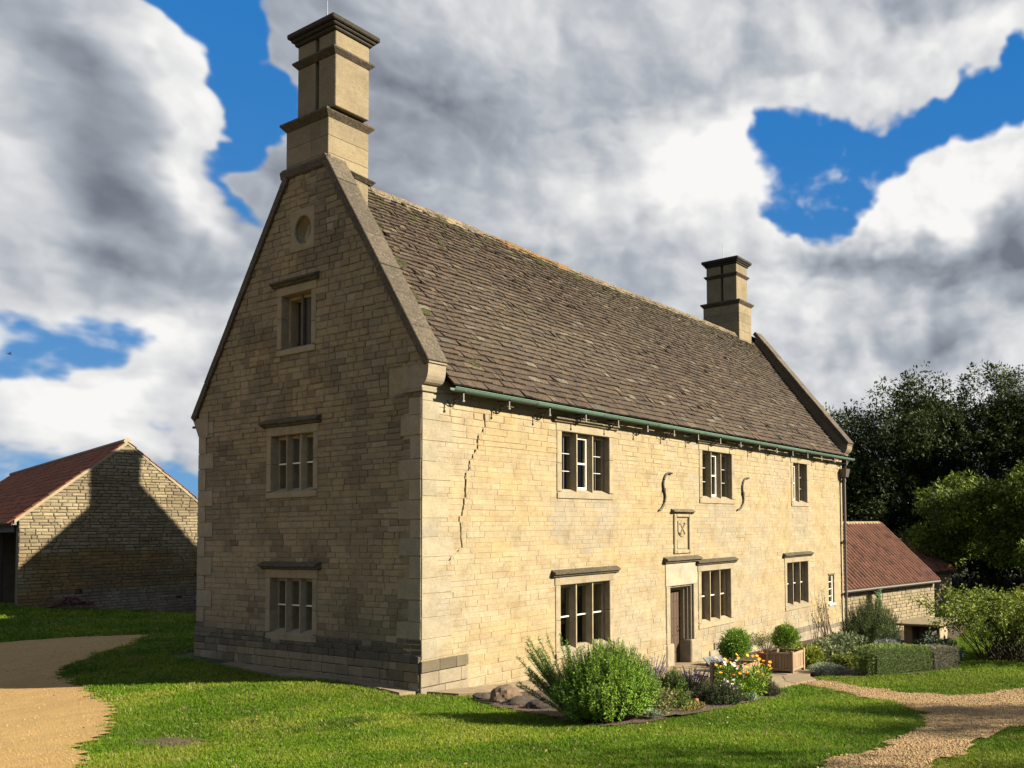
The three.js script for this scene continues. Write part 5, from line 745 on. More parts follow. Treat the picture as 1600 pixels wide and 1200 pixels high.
// the big rosemary by the near corner of the bed
shootBush('rosemary_bush', -0.72, 4.85, 'big feathery green rosemary bush, largest plant beside the lawn near the house corner', 'bush', { seed: 1, n: 1500, base: 0.35, spread: [0.8, 0.8], height: 1.2, lean: 0.2, step: 0.0105, needle: 0.055, nw: 0.011, cols: [[0.09, 0.22, 0.012], [0.18, 0.36, 0.02], [0.3, 0.46, 0.04]], bare: 0.3, thick: 0.006, shape: 0.85, fill: { c: [0.04, 0.5, 0.05], rad: [0.58, 0.5, 0.58], n: 12000, len: 0.055, wid: 0.012, cols: [[0.09, 0.22, 0.012], [0.2, 0.38, 0.02], [0.32, 0.48, 0.04]], lumps: 34, lumpR: 0.3, up: 0.9, shell: 0.2 } });
{ // straggling side shoots on its left
  const t = thing('rosemary_bush', ground(-0.62, 4.05), 'sparse leaning rosemary shoots at the left edge of the big bush', 'bush'), L = new Leaves(), G = new Geo(), r = rng(2);
  for (let i = 0; i < 44; i++) { const tx = -0.05 - 0.6 * r(), tz = -0.5 + 0.7 * r(), h = 0.45 + 0.8 * r(), pts = [...Array(8).keys()].map((q) => { const s = q / 7; return [tx * Math.pow(s, 0.7), h * s, 0.25 + (tz - 0.25) * s]; }); G.tube(pts, 0.008, 4, [0.14, 0.1, 0.07], 0.003); for (let q = 0; q < 230; q++) { const s = 0.35 + 0.65 * r(), f = s * 6.99, j = Math.floor(f), p = mix3(pts[j], pts[j + 1], f - j), e = ball(r); L.leaf(p, unit([e[0], e[1] + 0.7, e[2]]), ball(r), 0.052 * (0.6 + 0.6 * r()), 0.009, tint([[0.07, 0.15, 0.02], [0.18, 0.3, 0.05]], r), 0.1); } }
  L.build('foliage', M.leaf, t); G.build('stems', M.plain, t);
}
// clipped and mounded plants of the front bed
shootBush('box_ball', 2.35, 3.75, 'rounded mid green box ball behind the catmint, left of the doorway', 'bush', { seed: 4, n: 420, base: 0.2, spread: [0.3, 0.3], height: 0.58, step: 0.013, needle: 0.036, nw: 0.013, cols: [[0.07, 0.16, 0.01], [0.15, 0.29, 0.015]], bare: 0.35, shape: 1 });
shootBush('dark_shrub', 2.05, 4.7, 'low dark green needle-leaved shrub in front of the orange doorstep', 'bush', { seed: 5, n: 340, base: 0.25, spread: [0.34, 0.34], height: 0.42, step: 0.015, needle: 0.035, nw: 0.009, cols: [[0.035, 0.085, 0.01], [0.085, 0.18, 0.018]], bare: 0.3, shape: 1 });
shootBush('dark_shrub', 1.85, 5.2, 'dark drooping shrub under the white daisies', 'bush', { seed: 6, n: 300, base: 0.25, spread: [0.4, 0.36], height: 0.46, step: 0.016, needle: 0.05, nw: 0.012, cols: [[0.02, 0.05, 0.014], [0.045, 0.09, 0.02]], bare: 0.25 });
shootBush('dwarf_conifer', 3.55, 5.05, 'small rounded dark bluish shrub at the right tip of the front bed', 'bush', { seed: 7, n: 380, base: 0.2, spread: [0.27, 0.27], height: 0.36, step: 0.014, needle: 0.03, nw: 0.008, cols: [[0.035, 0.065, 0.03], [0.06, 0.1, 0.04]], bare: 0.3 });
moundPlant('thyme_mat', 0.85, 4.95, 'low bright green cushion plant left of the small terracotta pot', 'plant', { seed: 8, c: [0, 0.1, 0], rad: [0.36, 0.2, 0.34], n: 2600, len: 0.035, wid: 0.017, cols: [[0.06, 0.13, 0.015], [0.16, 0.22, 0.03]], lumps: 14 });
moundPlant('low_herb', 0.05, 5.2, 'loose low herb with pale pinkish flower heads beside the rosemary', 'plant', { seed: 9, c: [0, 0.16, 0], rad: [0.3, 0.24, 0.26], n: 900, len: 0.06, wid: 0.025, cols: [[0.08, 0.14, 0.03], [0.2, 0.24, 0.07], [0.4, 0.3, 0.18]], lumps: 10 });
moundPlant('low_herb', 0.75, 5.3, 'yellowing low herb at the bare soil front edge of the bed', 'plant', { seed: 10, c: [0, 0.04, 0], rad: [0.34, 0.1, 0.14], n: 500, len: 0.04, wid: 0.018, cols: [[0.14, 0.17, 0.03], [0.32, 0.26, 0.07]], lumps: 12 });
moundPlant('grey_cushion', 1.62, 5.2, 'tiny grey green cushion plant just right of the small terracotta pot', 'plant', { seed: 12, c: [0, 0.08, 0], rad: [0.14, 0.11, 0.13], n: 900, len: 0.03, wid: 0.01, cols: [[0.12, 0.15, 0.07], [0.24, 0.27, 0.14]], lumps: 7 });
{ // grey leaved lamb's ear
  for (const [x, z, s, lb] of [[2.45, 5.35, 13, 'pale felted broad leaved plant below the marigolds at the lawn edge'], [-0.35, 5.42, 14, 'pale broad leaved plant at the foot of the rosemary']]) { const t = thing('silver_leaf_plant', ground(x, z), lb, 'plant'), L = new Leaves(), r = rng(s); for (let i = 0; i < 46; i++) { const a = r() * 6.28, e = 0.25 + r() * 0.7, d = unit([Math.cos(a), e, Math.sin(a)]); L.leaf([(r() - 0.5) * 0.2, 0.03 + 0.06 * r(), (r() - 0.5) * 0.16], d, unit([-d[0] * e, 1, -d[2] * e]), 0.12 + 0.06 * r(), 0.05, tint([[0.16, 0.22, 0.13], [0.28, 0.36, 0.24]], r), 0.2); } L.build('foliage', M.leaf, t); }
}
{ // catmint with mauve spikes
  for (const [x, z, s, lb, h] of [[2.9, 2.75, 15, 'mauve flowering catmint left of the doorway', 0.62], [3.6, 3.3, 16, 'smaller mauve catmint right of the box ball', 0.4]]) {
    const t = thing('catmint', ground(x, z), lb, 'plant'), L = new Leaves(), F = new Leaves(), G = new Geo(), r = rng(s);
    for (let i = 0; i < 90; i++) { const a = r() * 6.28, k = Math.sqrt(r()) * 0.42, hh = h * (0.6 + 0.5 * r()), b = [Math.cos(a) * k * 0.4, 0, Math.sin(a) * k * 0.4], e = [Math.cos(a) * k, hh, Math.sin(a) * k]; G.tube([b, e], 0.004, 3, [0.16, 0.18, 0.1]); for (let q = 0; q < 16; q++) { const p = mix3(b, e, 0.1 + 0.55 * r()); L.leaf(p, unit([r() - 0.5, 0.4, r() - 0.5]), ball(r), 0.035, 0.015, tint([[0.1, 0.14, 0.06], [0.24, 0.28, 0.16]], r)); } for (let q = 0; q < 22; q++) { const p = mix3(b, e, 0.68 + 0.34 * r()); F.leaf(p, ball(r), ball(r), 0.02, 0.012, tint([[0.2, 0.15, 0.3], [0.4, 0.33, 0.5]], r)); } }
    L.build('foliage', M.leaf, t); F.build('flower_spikes', M.flower, t); G.build('stems', M.plain, t);
  }
}
function flowers(F, C, r, list, petal, cols, centre, petals) { for (const [p, n] of list) { const a = ball(r), u = unit([n[1] * a[2] - n[2] * a[1], n[2] * a[0] - n[0] * a[2], n[0] * a[1] - n[1] * a[0]]), v = [n[1] * u[2] - n[2] * u[1], n[2] * u[0] - n[0] * u[2], n[0] * u[1] - n[1] * u[0]], k = tint(cols, r); for (let i = 0; i < petals; i++) { const t = (i / petals) * 6.2832 + r() * 0.2, d = unit([u[0] * Math.cos(t) + v[0] * Math.sin(t) + n[0] * 0.18, u[1] * Math.cos(t) + v[1] * Math.sin(t) + n[1] * 0.18, u[2] * Math.cos(t) + v[2] * Math.sin(t) + n[2] * 0.18]); F.leaf(p, d, n, petal * (0.9 + 0.2 * r()), petal * 0.55, k, 0.1, 0.6); } const c = [p[0] + n[0] * 0.004, p[1] + n[1] * 0.004, p[2] + n[2] * 0.004]; for (let i = 0; i < 6; i++) { const t = i * 1.047, s = 1.047, R = petal * 0.28; C.tri([c[0] + n[0] * R * 0.5, c[1] + n[1] * R * 0.5, c[2] + n[2] * R * 0.5], [c[0] + (u[0] * Math.cos(t) + v[0] * Math.sin(t)) * R, c[1] + (u[1] * Math.cos(t) + v[1] * Math.sin(t)) * R, c[2] + (u[2] * Math.cos(t) + v[2] * Math.sin(t)) * R], [c[0] + (u[0] * Math.cos(t + s) + v[0] * Math.sin(t + s)) * R, c[1] + (u[1] * Math.cos(t + s) + v[1] * Math.sin(t + s)) * R, c[2] + (u[2] * Math.cos(t + s) + v[2] * Math.sin(t + s)) * R], centre); } } }
{
  const t = thing('marigold_clump', ground(2.75, 5.0), 'tall clump of bright orange marigolds in the front bed', 'flowers'), L = new Leaves(), F = new Leaves(), C = new Geo(), G = new Geo(), r = rng(17), list = [];
  mound(L, r, { c: [0, 0.3, 0], rad: [0.58, 0.4, 0.48], n: 5200, len: 0.06, wid: 0.024, cols: [[0.07, 0.17, 0.01], [0.18, 0.32, 0.02], [0.3, 0.4, 0.04]], lumps: 16, lumpR: 0.4 });
  for (let i = 0; i < 44; i++) { const a = r() * 6.28, k = Math.sqrt(r()) * 0.58, p = [Math.cos(a) * k + 0.06, 0.46 + 0.32 * r() + (i % 4 === 0 ? 0.1 : 0), Math.sin(a) * k]; G.tube([[p[0] * 0.5, 0.1, p[2] * 0.5], p], 0.0045, 3, [0.1, 0.16, 0.03]); list.push([p, unit([r() - 0.6, 0.55 + r() * 0.5, r() - 0.2])]); }
  flowers(F, C, r, list, 0.036, [[0.72, 0.27, 0.01], [0.8, 0.38, 0.015]], [0.5, 0.2, 0.01], 9); L.build('foliage', M.leaf, t); F.build('petals', M.flower, t); C.build('flower_centres', M.flower, t); G.build('stems', M.plain, t);
  const d = thing('daisy_clump', ground(2.2, 5.02), 'white daisy clump leaning out below the marigolds', 'flowers'), F2 = new Leaves(), C2 = new Geo(), G2 = new Geo(), L2 = new Leaves(), l2 = [];
  mound(L2, r, { c: [0, 0.16, 0], rad: [0.3, 0.2, 0.26], n: 900, len: 0.05, wid: 0.018, cols: [[0.06, 0.11, 0.02], [0.14, 0.2, 0.05]], lumps: 8 });
  for (let i = 0; i < 26; i++) { const hi = i > 17, p = [hi ? 0.12 + (r() - 0.5) * 0.3 : (r() - 0.35) * 0.36, hi ? 0.56 + 0.14 * r() : 0.24 + 0.16 * r(), (r() - 0.5) * 0.4]; G2.tube([[p[0] * 0.4, 0.05, p[2] * 0.4], p], 0.004, 3, [0.1, 0.15, 0.04]); l2.push([p, unit([r() - 0.8, 0.7, r() - 0.1])]); }
  flowers(F2, C2, r, l2, 0.034, [[0.75, 0.74, 0.7], [0.8, 0.8, 0.78]], [0.6, 0.42, 0.05], 10); L2.build('foliage', M.leaf, d); F2.build('petals', M.flower, d); C2.build('flower_centres', M.flower, d); G2.build('stems', M.plain, d);
}
// rocks at the end of the bed
function rock(x, z, s, label, seed, col) { const t = new THREE.IcosahedronGeometry(1, 5), p = t.attributes.position, c = new Float32Array(p.count * 3), k = rng(seed)() * 50; for (let i = 0; i < p.count; i++) { const a = [p.getX(i), p.getY(i), p.getZ(i)], n = 1 + (fbm(a[0] * 1.5 + k, a[1] * 1.5, a[2] * 1.5, 4) - 0.5) * 0.75 + 0.09 * Math.abs(vnoise(a[0] * 3 + k, a[1] * 3, a[2] * 3) - 0.5); p.setXYZ(i, a[0] * s[0] * n, Math.max(a[1], -0.6) * s[1] * n, a[2] * s[2] * n); const q = mul3(col, 0.7 + 0.6 * fbm(a[0] * 4, a[1] * 4, a[2] * 4 + k, 3)); c[i * 3] = q[0]; c[i * 3 + 1] = q[1]; c[i * 3 + 2] = q[2]; } t.setAttribute('color', new THREE.BufferAttribute(c, 3)); t.computeVertexNormals(); const o = tag(mesh('rock', t, M.stone, scene), label, 'rock'); o.position.set(x, gy(x, z) + s[1] * 0.45, z); }
rock(0.12, 1.95, [0.25, 0.2, 0.23], 'largest brown boulder standing on the flagstones left of the rosemary', 31, [0.2, 0.14, 0.1]);
rock(0.22, 1.3, [0.2, 0.09, 0.17], 'low dark stone just left of the big boulder', 32, [0.07, 0.055, 0.045]);
rock(-0.05, 2.5, [0.3, 0.1, 0.25], 'flat dark edging stone right of the big boulder', 33, [0.075, 0.058, 0.048]);
rock(-0.2, 3.15, [0.28, 0.12, 0.25], 'dark edging stone half under the rosemary', 34, [0.065, 0.05, 0.042]);
{ // terracotta flowerpots
  const lathe = (pr) => { const g = new THREE.LatheGeometry(pr.map((p) => new THREE.Vector2(...p)), 28), c = new Float32Array(g.attributes.position.count * 3); for (let i = 0; i < c.length; i += 3) { c[i] = 0.46; c[i + 1] = 0.19; c[i + 2] = 0.09; } g.setAttribute('color', new THREE.BufferAttribute(c, 3)); return g; };
  const s = thing('flowerpot', ground(1.35, 4.95), 'small upturned terracotta pot standing on the soil of the front bed', 'flowerpot'); mesh('pot', lathe([[0.001, 0.125], [0.045, 0.125], [0.058, 0.04], [0.066, 0.038], [0.07, 0.0], [0.06, 0.0]]), M.clay, s);
  const b = thing('potted_shrub', ground(8.55, 2.15), 'variegated shrub in a tall terracotta pot between the two wooden planters', 'potted plant'); mesh('pot', lathe([[0.001, 0], [0.16, 0], [0.21, 0.38], [0.235, 0.38], [0.24, 0.46], [0.21, 0.46], [0.2, 0.4], [0.001, 0.4]]), M.clay, b);
  const L = new Leaves(), G = new Geo(), r = rng(36); for (let i = 0; i < 46; i++) { const a = r() * 6.28, k = 0.2 + 0.25 * r(), p = [[0, 0.4, 0], [Math.cos(a) * k * 0.5, 0.55 + 0.1 * r(), Math.sin(a) * k * 0.5], [Math.cos(a) * k, 0.72 + 0.22 * r(), Math.sin(a) * k]]; G.tube(p, 0.007, 4, [0.35, 0.3, 0.22], 0.004); for (let q = 0; q < 26; q++) { const e = ball(r), at = mix3(p[1], p[2], 0.5 + 0.6 * r()); L.leaf([at[0] + e[0] * 0.06, at[1] + e[1] * 0.06, at[2] + e[2] * 0.06], unit([e[0], e[1] + 0.3, e[2]]), ball(r), 0.045, 0.022, tint([[0.14, 0.2, 0.05], [0.36, 0.38, 0.16]], r)); } } L.build('foliage', M.leaf, b); G.build('stems', M.plain, b);
}
{ // slate tablet leaning on the step
  const t = thing('slate_tablet', [8.25, gy(8.25, 0.75) + 0.05, 0.78], 'grey slate tablet tilted on the ground right of the doorstep', 'tablet'); t.rotation.set(0, -0.35, 0); const g = new Geo(); g.hexa([[-0.3, 0.02, 0.16], [0.3, 0.02, 0.16], [0.3, 0.2, -0.16], [-0.3, 0.2, -0.16], [-0.3, 0.045, 0.17], [0.3, 0.045, 0.17], [0.3, 0.225, -0.15], [-0.3, 0.225, -0.15]], [0.3, 0.34, 0.4]); g.build('slate', M.dressed, t); const s = new Geo(); s.box(-0.2, 0.2, -0.03, 0.19, -0.15, -0.1, 0.01, [0.25, 0.2, 0.13]); s.build('support', M.dressed, t);
}
// two square wooden planters with clipped balls
const planterLabel = ['left wooden box planter, half hidden by the marigolds', 'right wooden box planter standing free at the end of the paving'];
[[4.0, 4.05, 0.05], [8.0, 3.02, 0.06]].forEach(([x, z, turn], i) => {
  const p = thing('wooden_planter', [x, gy(x, z) + 0.055, z], planterLabel[i], 'planter', 'square wooden planters by the door'), r = rng(44), W = 0.33, H = 0.5, wc = () => mul3([0.5, 0.36, 0.23], 0.8 + 0.4 * r()); p.rotation.y = turn;
  for (const sx of [-1, 1]) for (const sz of [-1, 1]) { const g = new Geo(); g.box(sx * W - 0.035, sx * W + 0.035, 0, H + 0.05, sz * W - 0.035, sz * W + 0.035, 0.008, wc()); g.build('post', M.wood, p); }
  for (const [ax, s] of [[0, 1], [0, -1], [1, 1], [1, -1]]) {
    const B = (name, a, b, y0, y1, d0, d1) => { const g = new Geo(); ax ? g.box(Math.min(s * d0, s * d1), Math.max(s * d0, s * d1), y0, y1, a, b, 0.005, wc()) : g.box(a, b, y0, y1, Math.min(s * d0, s * d1), Math.max(s * d0, s * d1), 0.005, wc()); g.build(name, M.wood, p); };
    B('rail', -W + 0.036, W - 0.036, H - 0.06, H + 0.01, W - 0.025, W + 0.02); B('rail', -W + 0.036, W - 0.036, 0.07, 0.14, W - 0.025, W + 0.02);
    for (let k = 0; k < 7; k++) B('slat', mix(-W + 0.037, W - 0.037, k / 7) + 0.003, mix(-W + 0.037, W - 0.037, (k + 1) / 7) - 0.003, 0.141, H - 0.061, W - 0.02, W + 0.004);
  }
  const e = new Geo(); e.box(-W + 0.03, W - 0.03, 0.1, H - 0.07, -W + 0.03, W - 0.03, 0, [0.05, 0.035, 0.02]); e.build('earth', M.soil, p);
});
[[4.0, 4.05, 'clipped bay ball growing in the left wooden planter', 45], [8.0, 3.02, 'clipped bay ball growing in the right wooden planter', 46]].forEach(([x, z, lb, s]) => { const y = gy(x, z) + 0.055 + 0.42, t = thing('ball_shrub', [x, y, z], lb, 'bush', 'ball shrubs in the planters'), L = new Leaves(), G = new Geo(), r = rng(s); shoots(L, G, r, { n: 40, base: 0.1, spread: [0.3, 0.3], height: 0.78, step: 0.03, needle: 0.05, nw: 0.016, cols: [[0.06, 0.14, 0.012], [0.22, 0.34, 0.04]], bare: 0.3, thick: 0.005, shape: 0.9 }); mound(L, r, { c: [0, 0.4, 0], rad: [0.36, 0.36, 0.36], n: 8000, len: 0.055, wid: 0.015, cols: [[0.06, 0.15, 0.01], [0.15, 0.29, 0.02], [0.26, 0.4, 0.04]], lumps: 60, lumpR: 0.34, up: 0.35, shell: 0.5 }); L.build('foliage', M.leaf, t); G.build('stems', M.plain, t); });

// bed along the far end of the house
moundPlant('yellow_green_perennial', 9.2, 2.9, 'yellow green leafy perennial just right of the right planter', 'plant', { seed: 50, c: [0, 0.28, 0], rad: [0.55, 0.36, 0.5], n: 1900, len: 0.12, wid: 0.045, cols: [[0.09, 0.17, 0.02], [0.24, 0.3, 0.03], [0.4, 0.38, 0.05]], lumps: 12 });
moundPlant('mixed_perennial', 10.4, 2.9, 'grey green leafy perennial under the house wall right of the yellow one', 'plant', { seed: 51, c: [0, 0.3, 0], rad: [0.65, 0.36, 0.5], n: 1700, len: 0.11, wid: 0.045, cols: [[0.08, 0.12, 0.04], [0.2, 0.25, 0.11], [0.34, 0.36, 0.18]], lumps: 12 });
moundPlant('silver_mat', 8.35, 4.0, 'flat silver grey cushion spreading onto the paving', 'plant', { seed: 52, c: [0, 0.09, 0], rad: [0.55, 0.17, 0.5], n: 5200, len: 0.045, wid: 0.012, cols: [[0.18, 0.23, 0.16], [0.34, 0.4, 0.3]], lumps: 18, up: 0.6 });
moundPlant('yellow_green_perennial', 9.5, 3.95, 'small yellow tinged plant between silver cushion and clipped hedge', 'plant', { seed: 53, c: [0, 0.2, 0], rad: [0.36, 0.26, 0.34], n: 900, len: 0.09, wid: 0.035, cols: [[0.08, 0.15, 0.02], [0.3, 0.33, 0.05]], lumps: 9 });
moundPlant('mixed_perennial', 11.5, 3.1, 'pale leaved bushy perennial behind the left end of the clipped hedge', 'plant', { seed: 54, c: [0, 0.4, 0], rad: [0.75, 0.48, 0.6], n: 2000, len: 0.11, wid: 0.04, cols: [[0.09, 0.13, 0.05], [0.25, 0.3, 0.16]], lumps: 14 });
moundPlant('silver_shrub', 12.1, 4.1, 'silvery white leaved shrub behind the clipped hedge', 'bush', { seed: 55, c: [0, 0.34, 0], rad: [0.55, 0.3, 0.45], n: 2600, len: 0.075, wid: 0.018, cols: [[0.24, 0.28, 0.25], [0.5, 0.54, 0.5]], lumps: 14, up: 0.7 });
shootBush('broom_bush', 14.2, 2.75, 'tall dark upright grassy bush below the downpipe', 'bush', { seed: 56, n: 820, base: 0.5, spread: [1.2, 1.0], height: 1.85, step: 0.022, needle: 0.12, nw: 0.012, cols: [[0.02, 0.05, 0.012], [0.06, 0.12, 0.02], [0.13, 0.19, 0.04]], bare: 0.1, shape: 0.75 });
shootBush('feathery_shrub', 13.2, 3.65, 'lighter green feathery shrub in front of the tall dark bush', 'bush', { seed: 57, n: 420, base: 0.3, spread: [0.62, 0.5], height: 1.12, step: 0.016, needle: 0.07, nw: 0.011, cols: [[0.1, 0.18, 0.05], [0.24, 0.34, 0.1]], bare: 0.2, shape: 0.9 });
{ // bare stems trained against the wall
  const t = thing('bare_climber', ground(16.0, 0.4), 'leggy bare stems of a climber on the house wall below the little window', 'climber'), G = new Geo(), L = new Leaves(), r = rng(58);
  for (let i = 0; i < 15; i++) { const x = (r() - 0.5) * 0.9, tx = x + (r() - 0.5) * 1.0, h = 0.9 + 0.9 * r(), pts = [...Array(7).keys()].map((q) => { const s = q / 6; return [mix(x, tx, s) + (r() - 0.5) * 0.06, h * s, -0.3 * s + (r() - 0.5) * 0.04]; }); G.tube(pts, 0.016, 5, [0.16, 0.115, 0.07], 0.005); for (let q = 0; q < 7; q++) { const j = 3 + Math.floor(r() * 4), p = pts[j]; L.leaf(p, unit([r() - 0.5, r() - 0.2, r() * 0.4]), ball(r), 0.08, 0.035, tint([[0.16, 0.15, 0.05], [0.34, 0.26, 0.1]], r)); } }
  G.build('stems', M.bark, t); L.build('foliage', M.leaf, t);
}
function hedge(name, ax, az, bx, bz, h, w, label, cols, seed, n) { const t = thing(name, ground((ax + bx) / 2, (az + bz) / 2), label, 'hedge'), r = rng(seed), L = new Leaves(), dx = bx - ax, dz = bz - az, len = Math.hypot(dx, dz), ux = dx / len, uz = dz / len, y0 = t.position.y; for (let i = 0; i < n; i++) { const s = (r() - 0.5) * len, a = r() * (2 * h + w), top = a > h && a < h + w, k = 1 + 0.12 * (fbm(s * 1.6 + seed, a * 2, 3, 3) - 0.5) * 2; let o, y; if (top) { o = (a - h - w / 2); y = h * (1 - 0.16 * Math.pow(Math.abs(o) / (w / 2), 3)) * k; } else { const q = a < h ? -1 : 1; y = a < h ? a : a - h - w; o = q * (w / 2) * (0.94 + 0.06 * Math.sin((y / h) * 3.1)) * k; } const e = Math.abs(s) / (len / 2), rnd = e > 0.9 ? 1 - (e - 0.9) * 3 : 1; o *= rnd; y *= mix(1, rnd, 0.4); const inn = 1 - 0.12 * r() * r(); const px = ux * s - uz * o * inn, pz = uz * s + ux * o * inn, out = top ? [0, 1, 0] : [-uz * Math.sign(o), 0.45, ux * Math.sign(o)], b = ball(r), d = unit([out[0] + b[0] * 0.8, out[1] + b[1] * 0.8 + 0.3, out[2] + b[2] * 0.8]); L.leaf([px, gy(t.position.x + px, t.position.z + pz) - y0 + y * inn, pz], d, b, 0.05 * (0.6 + 0.7 * r()), 0.011, tint(cols, r), 0.1); }
  for (const end of [-1, 1]) for (let i = 0; i < n * 0.1; i++) { const o = (r() - 0.5) * w * 0.9, y = r() * h * 0.93, b = ball(r), s = end * (len / 2) * (0.98 + 0.02 * r()); L.leaf([ux * s - uz * o, gy(t.position.x + ux * s, t.position.z + uz * s) - y0 + y, uz * s + ux * o], unit([ux * end + b[0] * 0.8, 0.4 + b[1], uz * end + b[2] * 0.8]), b, 0.05, 0.011, tint(cols, r), 0.1); }
  L.build('foliage', M.leafDense, t); const G = new Geo(); const c = gy(t.position.x, t.position.z) - y0; G.f = { o: [0, c, 0], u: [ux, 0, uz], v: [0, 1, 0], n: [-uz, 0, ux] }; G.box(-len / 2 + 0.1, len / 2 - 0.1, 0, h * 0.86, -w / 2 + 0.1, w / 2 - 0.1, 0.05, mul3(cols[0], 0.5)); G.build('inner_twigs', M.plain, t); return t; }
hedge('clipped_hedge', 8.25, 5.0, 10.25, 5.75, 0.68, 0.8, 'long clipped green lavender hedge along the lawn edge', [[0.07, 0.13, 0.02], [0.16, 0.25, 0.04], [0.26, 0.34, 0.07]], 60, 15000);
hedge('clipped_hedge', 10.3, 5.78, 11.5, 6.1, 0.62, 0.72, 'shorter grey brown clipped hedge at the right end of the green one', [[0.13, 0.13, 0.085], [0.25, 0.25, 0.17]], 61, 8000);
moundPlant('hellebore', 12.0, 5.75, 'dark blue green hellebore drooping at the right end of the hedges', 'plant', { seed: 62, c: [0, 0.32, 0], rad: [0.5, 0.4, 0.5], n: 620, len: 0.2, wid: 0.055, cols: [[0.02, 0.05, 0.03], [0.06, 0.12, 0.07]], lumps: 9, up: -0.2 });
moundPlant('hellebore', 13.6, 4.9, 'dark leafy plant with white flecks behind the grey hedge', 'plant', { seed: 63, c: [0, 0.4, 0], rad: [0.75, 0.45, 0.55], n: 900, len: 0.16, wid: 0.06, cols: [[0.015, 0.04, 0.02], [0.05, 0.11, 0.04], [0.3, 0.34, 0.28]], lumps: 10, up: 0 });
shootBush('euphorbia', 12.9, 5.5, 'acid yellow green euphorbia between the dark leaved plants', 'plant', { seed: 64, n: 46, base: 0.2, spread: [0.4, 0.34], height: 0.95, step: 0.018, needle: 0.09, nw: 0.02, cols: [[0.16, 0.24, 0.03], [0.4, 0.42, 0.06]], bare: 0.3 });
{ // ivy on the outbuilding wall
  const t = thing('ivy', [21.1, -1.5, 0.16], 'narrow ivy climbing the outbuilding wall', 'climber'), L = new Leaves(), G = new Geo(), r = rng(65); t.rotation.y = -0.243; G.tube([[0, 0, 0.03], [0.05, 0.7, 0.04], [-0.03, 1.7, 0.03]], 0.02, 5, [0.1, 0.08, 0.05], 0.008); for (let i = 0; i < 800; i++) { const y = 1.85 * r(), e = ball(r); L.leaf([(r() + r() - 1) * 0.27 * (1.1 - y * 0.2), y, 0.03 + 0.1 * r()], unit([e[0], e[1] - 0.5, Math.abs(e[2]) * 0.4]), unit([e[1] * 0.3, 0.3, 1]), 0.09, 0.075, tint([[0.03, 0.08, 0.03], [0.1, 0.19, 0.07]], r)); } L.build('foliage', M.leaf, t); G.build('stems', M.bark, t);
}
{ // dead red-brown creeper at the foot of the barn wall
  const t = thing('withered_creeper', [3.75, gy(3.75, -24.7), -24.6], 'withered red brown creeper at the foot of the barn gable', 'climber'), G = new Geo(), L = new Leaves(), r = rng(67); for (let i = 0; i < 12; i++) { const pts = [...Array(8).keys()].map((q) => [(q / 7 - 0.3) * (1 + r()) * 0.7, 0.06 + 0.34 * Math.sin((q / 7) * 3) * r() + 0.06 * r(), 0.12 + 0.1 * r()]); G.tube(pts, 0.015, 4, [0.16, 0.06, 0.05]); for (let q = 0; q < 7; q++) L.leaf(pts[Math.floor(r() * 8)], ball(r), ball(r), 0.08, 0.06, tint([[0.12, 0.03, 0.025], [0.2, 0.07, 0.04]], r)); } G.build('stems', M.plain, t); L.build('foliage', M.leaf, t);
}

// ------------------------------------------------------------------ trees and the big shrub
function limbTree(t, r, { h, r0, limbs, reach, crownY, bark = [0.09, 0.07, 0.05], trunkTop = 0.75 }) {
  const G = new Geo(), tips = []; G.tube([[0, -0.4, 0], [0.03 * h, h * 0.3, 0.01 * h], [-0.01 * h, h * 0.55, 0.02 * h], [0.02 * h, h * trunkTop, 0]], r0, 9, bark, r0 * 0.3); G.build('trunk', M.bark, t);
  for (let i = 0; i < limbs; i++) { const a = (i / limbs) * 6.283 * 2.4 + r(), y = mix(h * 0.22, h * trunkTop, Math.pow(i / limbs, 0.8)), k = reach * (0.55 + 0.45 * r()) * Math.sqrt(1 - 0.6 * Math.pow(i / limbs, 2)), e = [Math.cos(a) * k, Math.max(crownY, y + h * (0.04 + 0.22 * r())), Math.sin(a) * k], g = new Geo(), m = mix3([0, y, 0], e, 0.5); m[1] += 0.08 * h * r(); g.tube([[0, y, 0], m, e], r0 * 0.32, 6, bark, r0 * 0.06); g.build('limb', M.bark, t); tips.push(e, mix3(m, e, 0.35)); }
  return tips;
}
const clumpGeo = (seed, n, R, len, wid, cols, droop = 0) => { const L = new Leaves(), r = rng(seed); for (let i = 0; i < n; i++) { const d = ball(r), k = R * Math.cbrt(r()), e = ball(r); L.leaf([d[0] * k, d[1] * k * 0.7, d[2] * k], unit([d[0] + e[0] * 0.7, d[1] * 0.6 + e[1] * 0.6 - droop, d[2] + e[2] * 0.7]), unit([e[0] * 0.6, 1, e[1] * 0.6]), len * (0.6 + 0.7 * r()), wid * (0.7 + 0.5 * r()), tint(cols, r)); } return L.geometry(); };
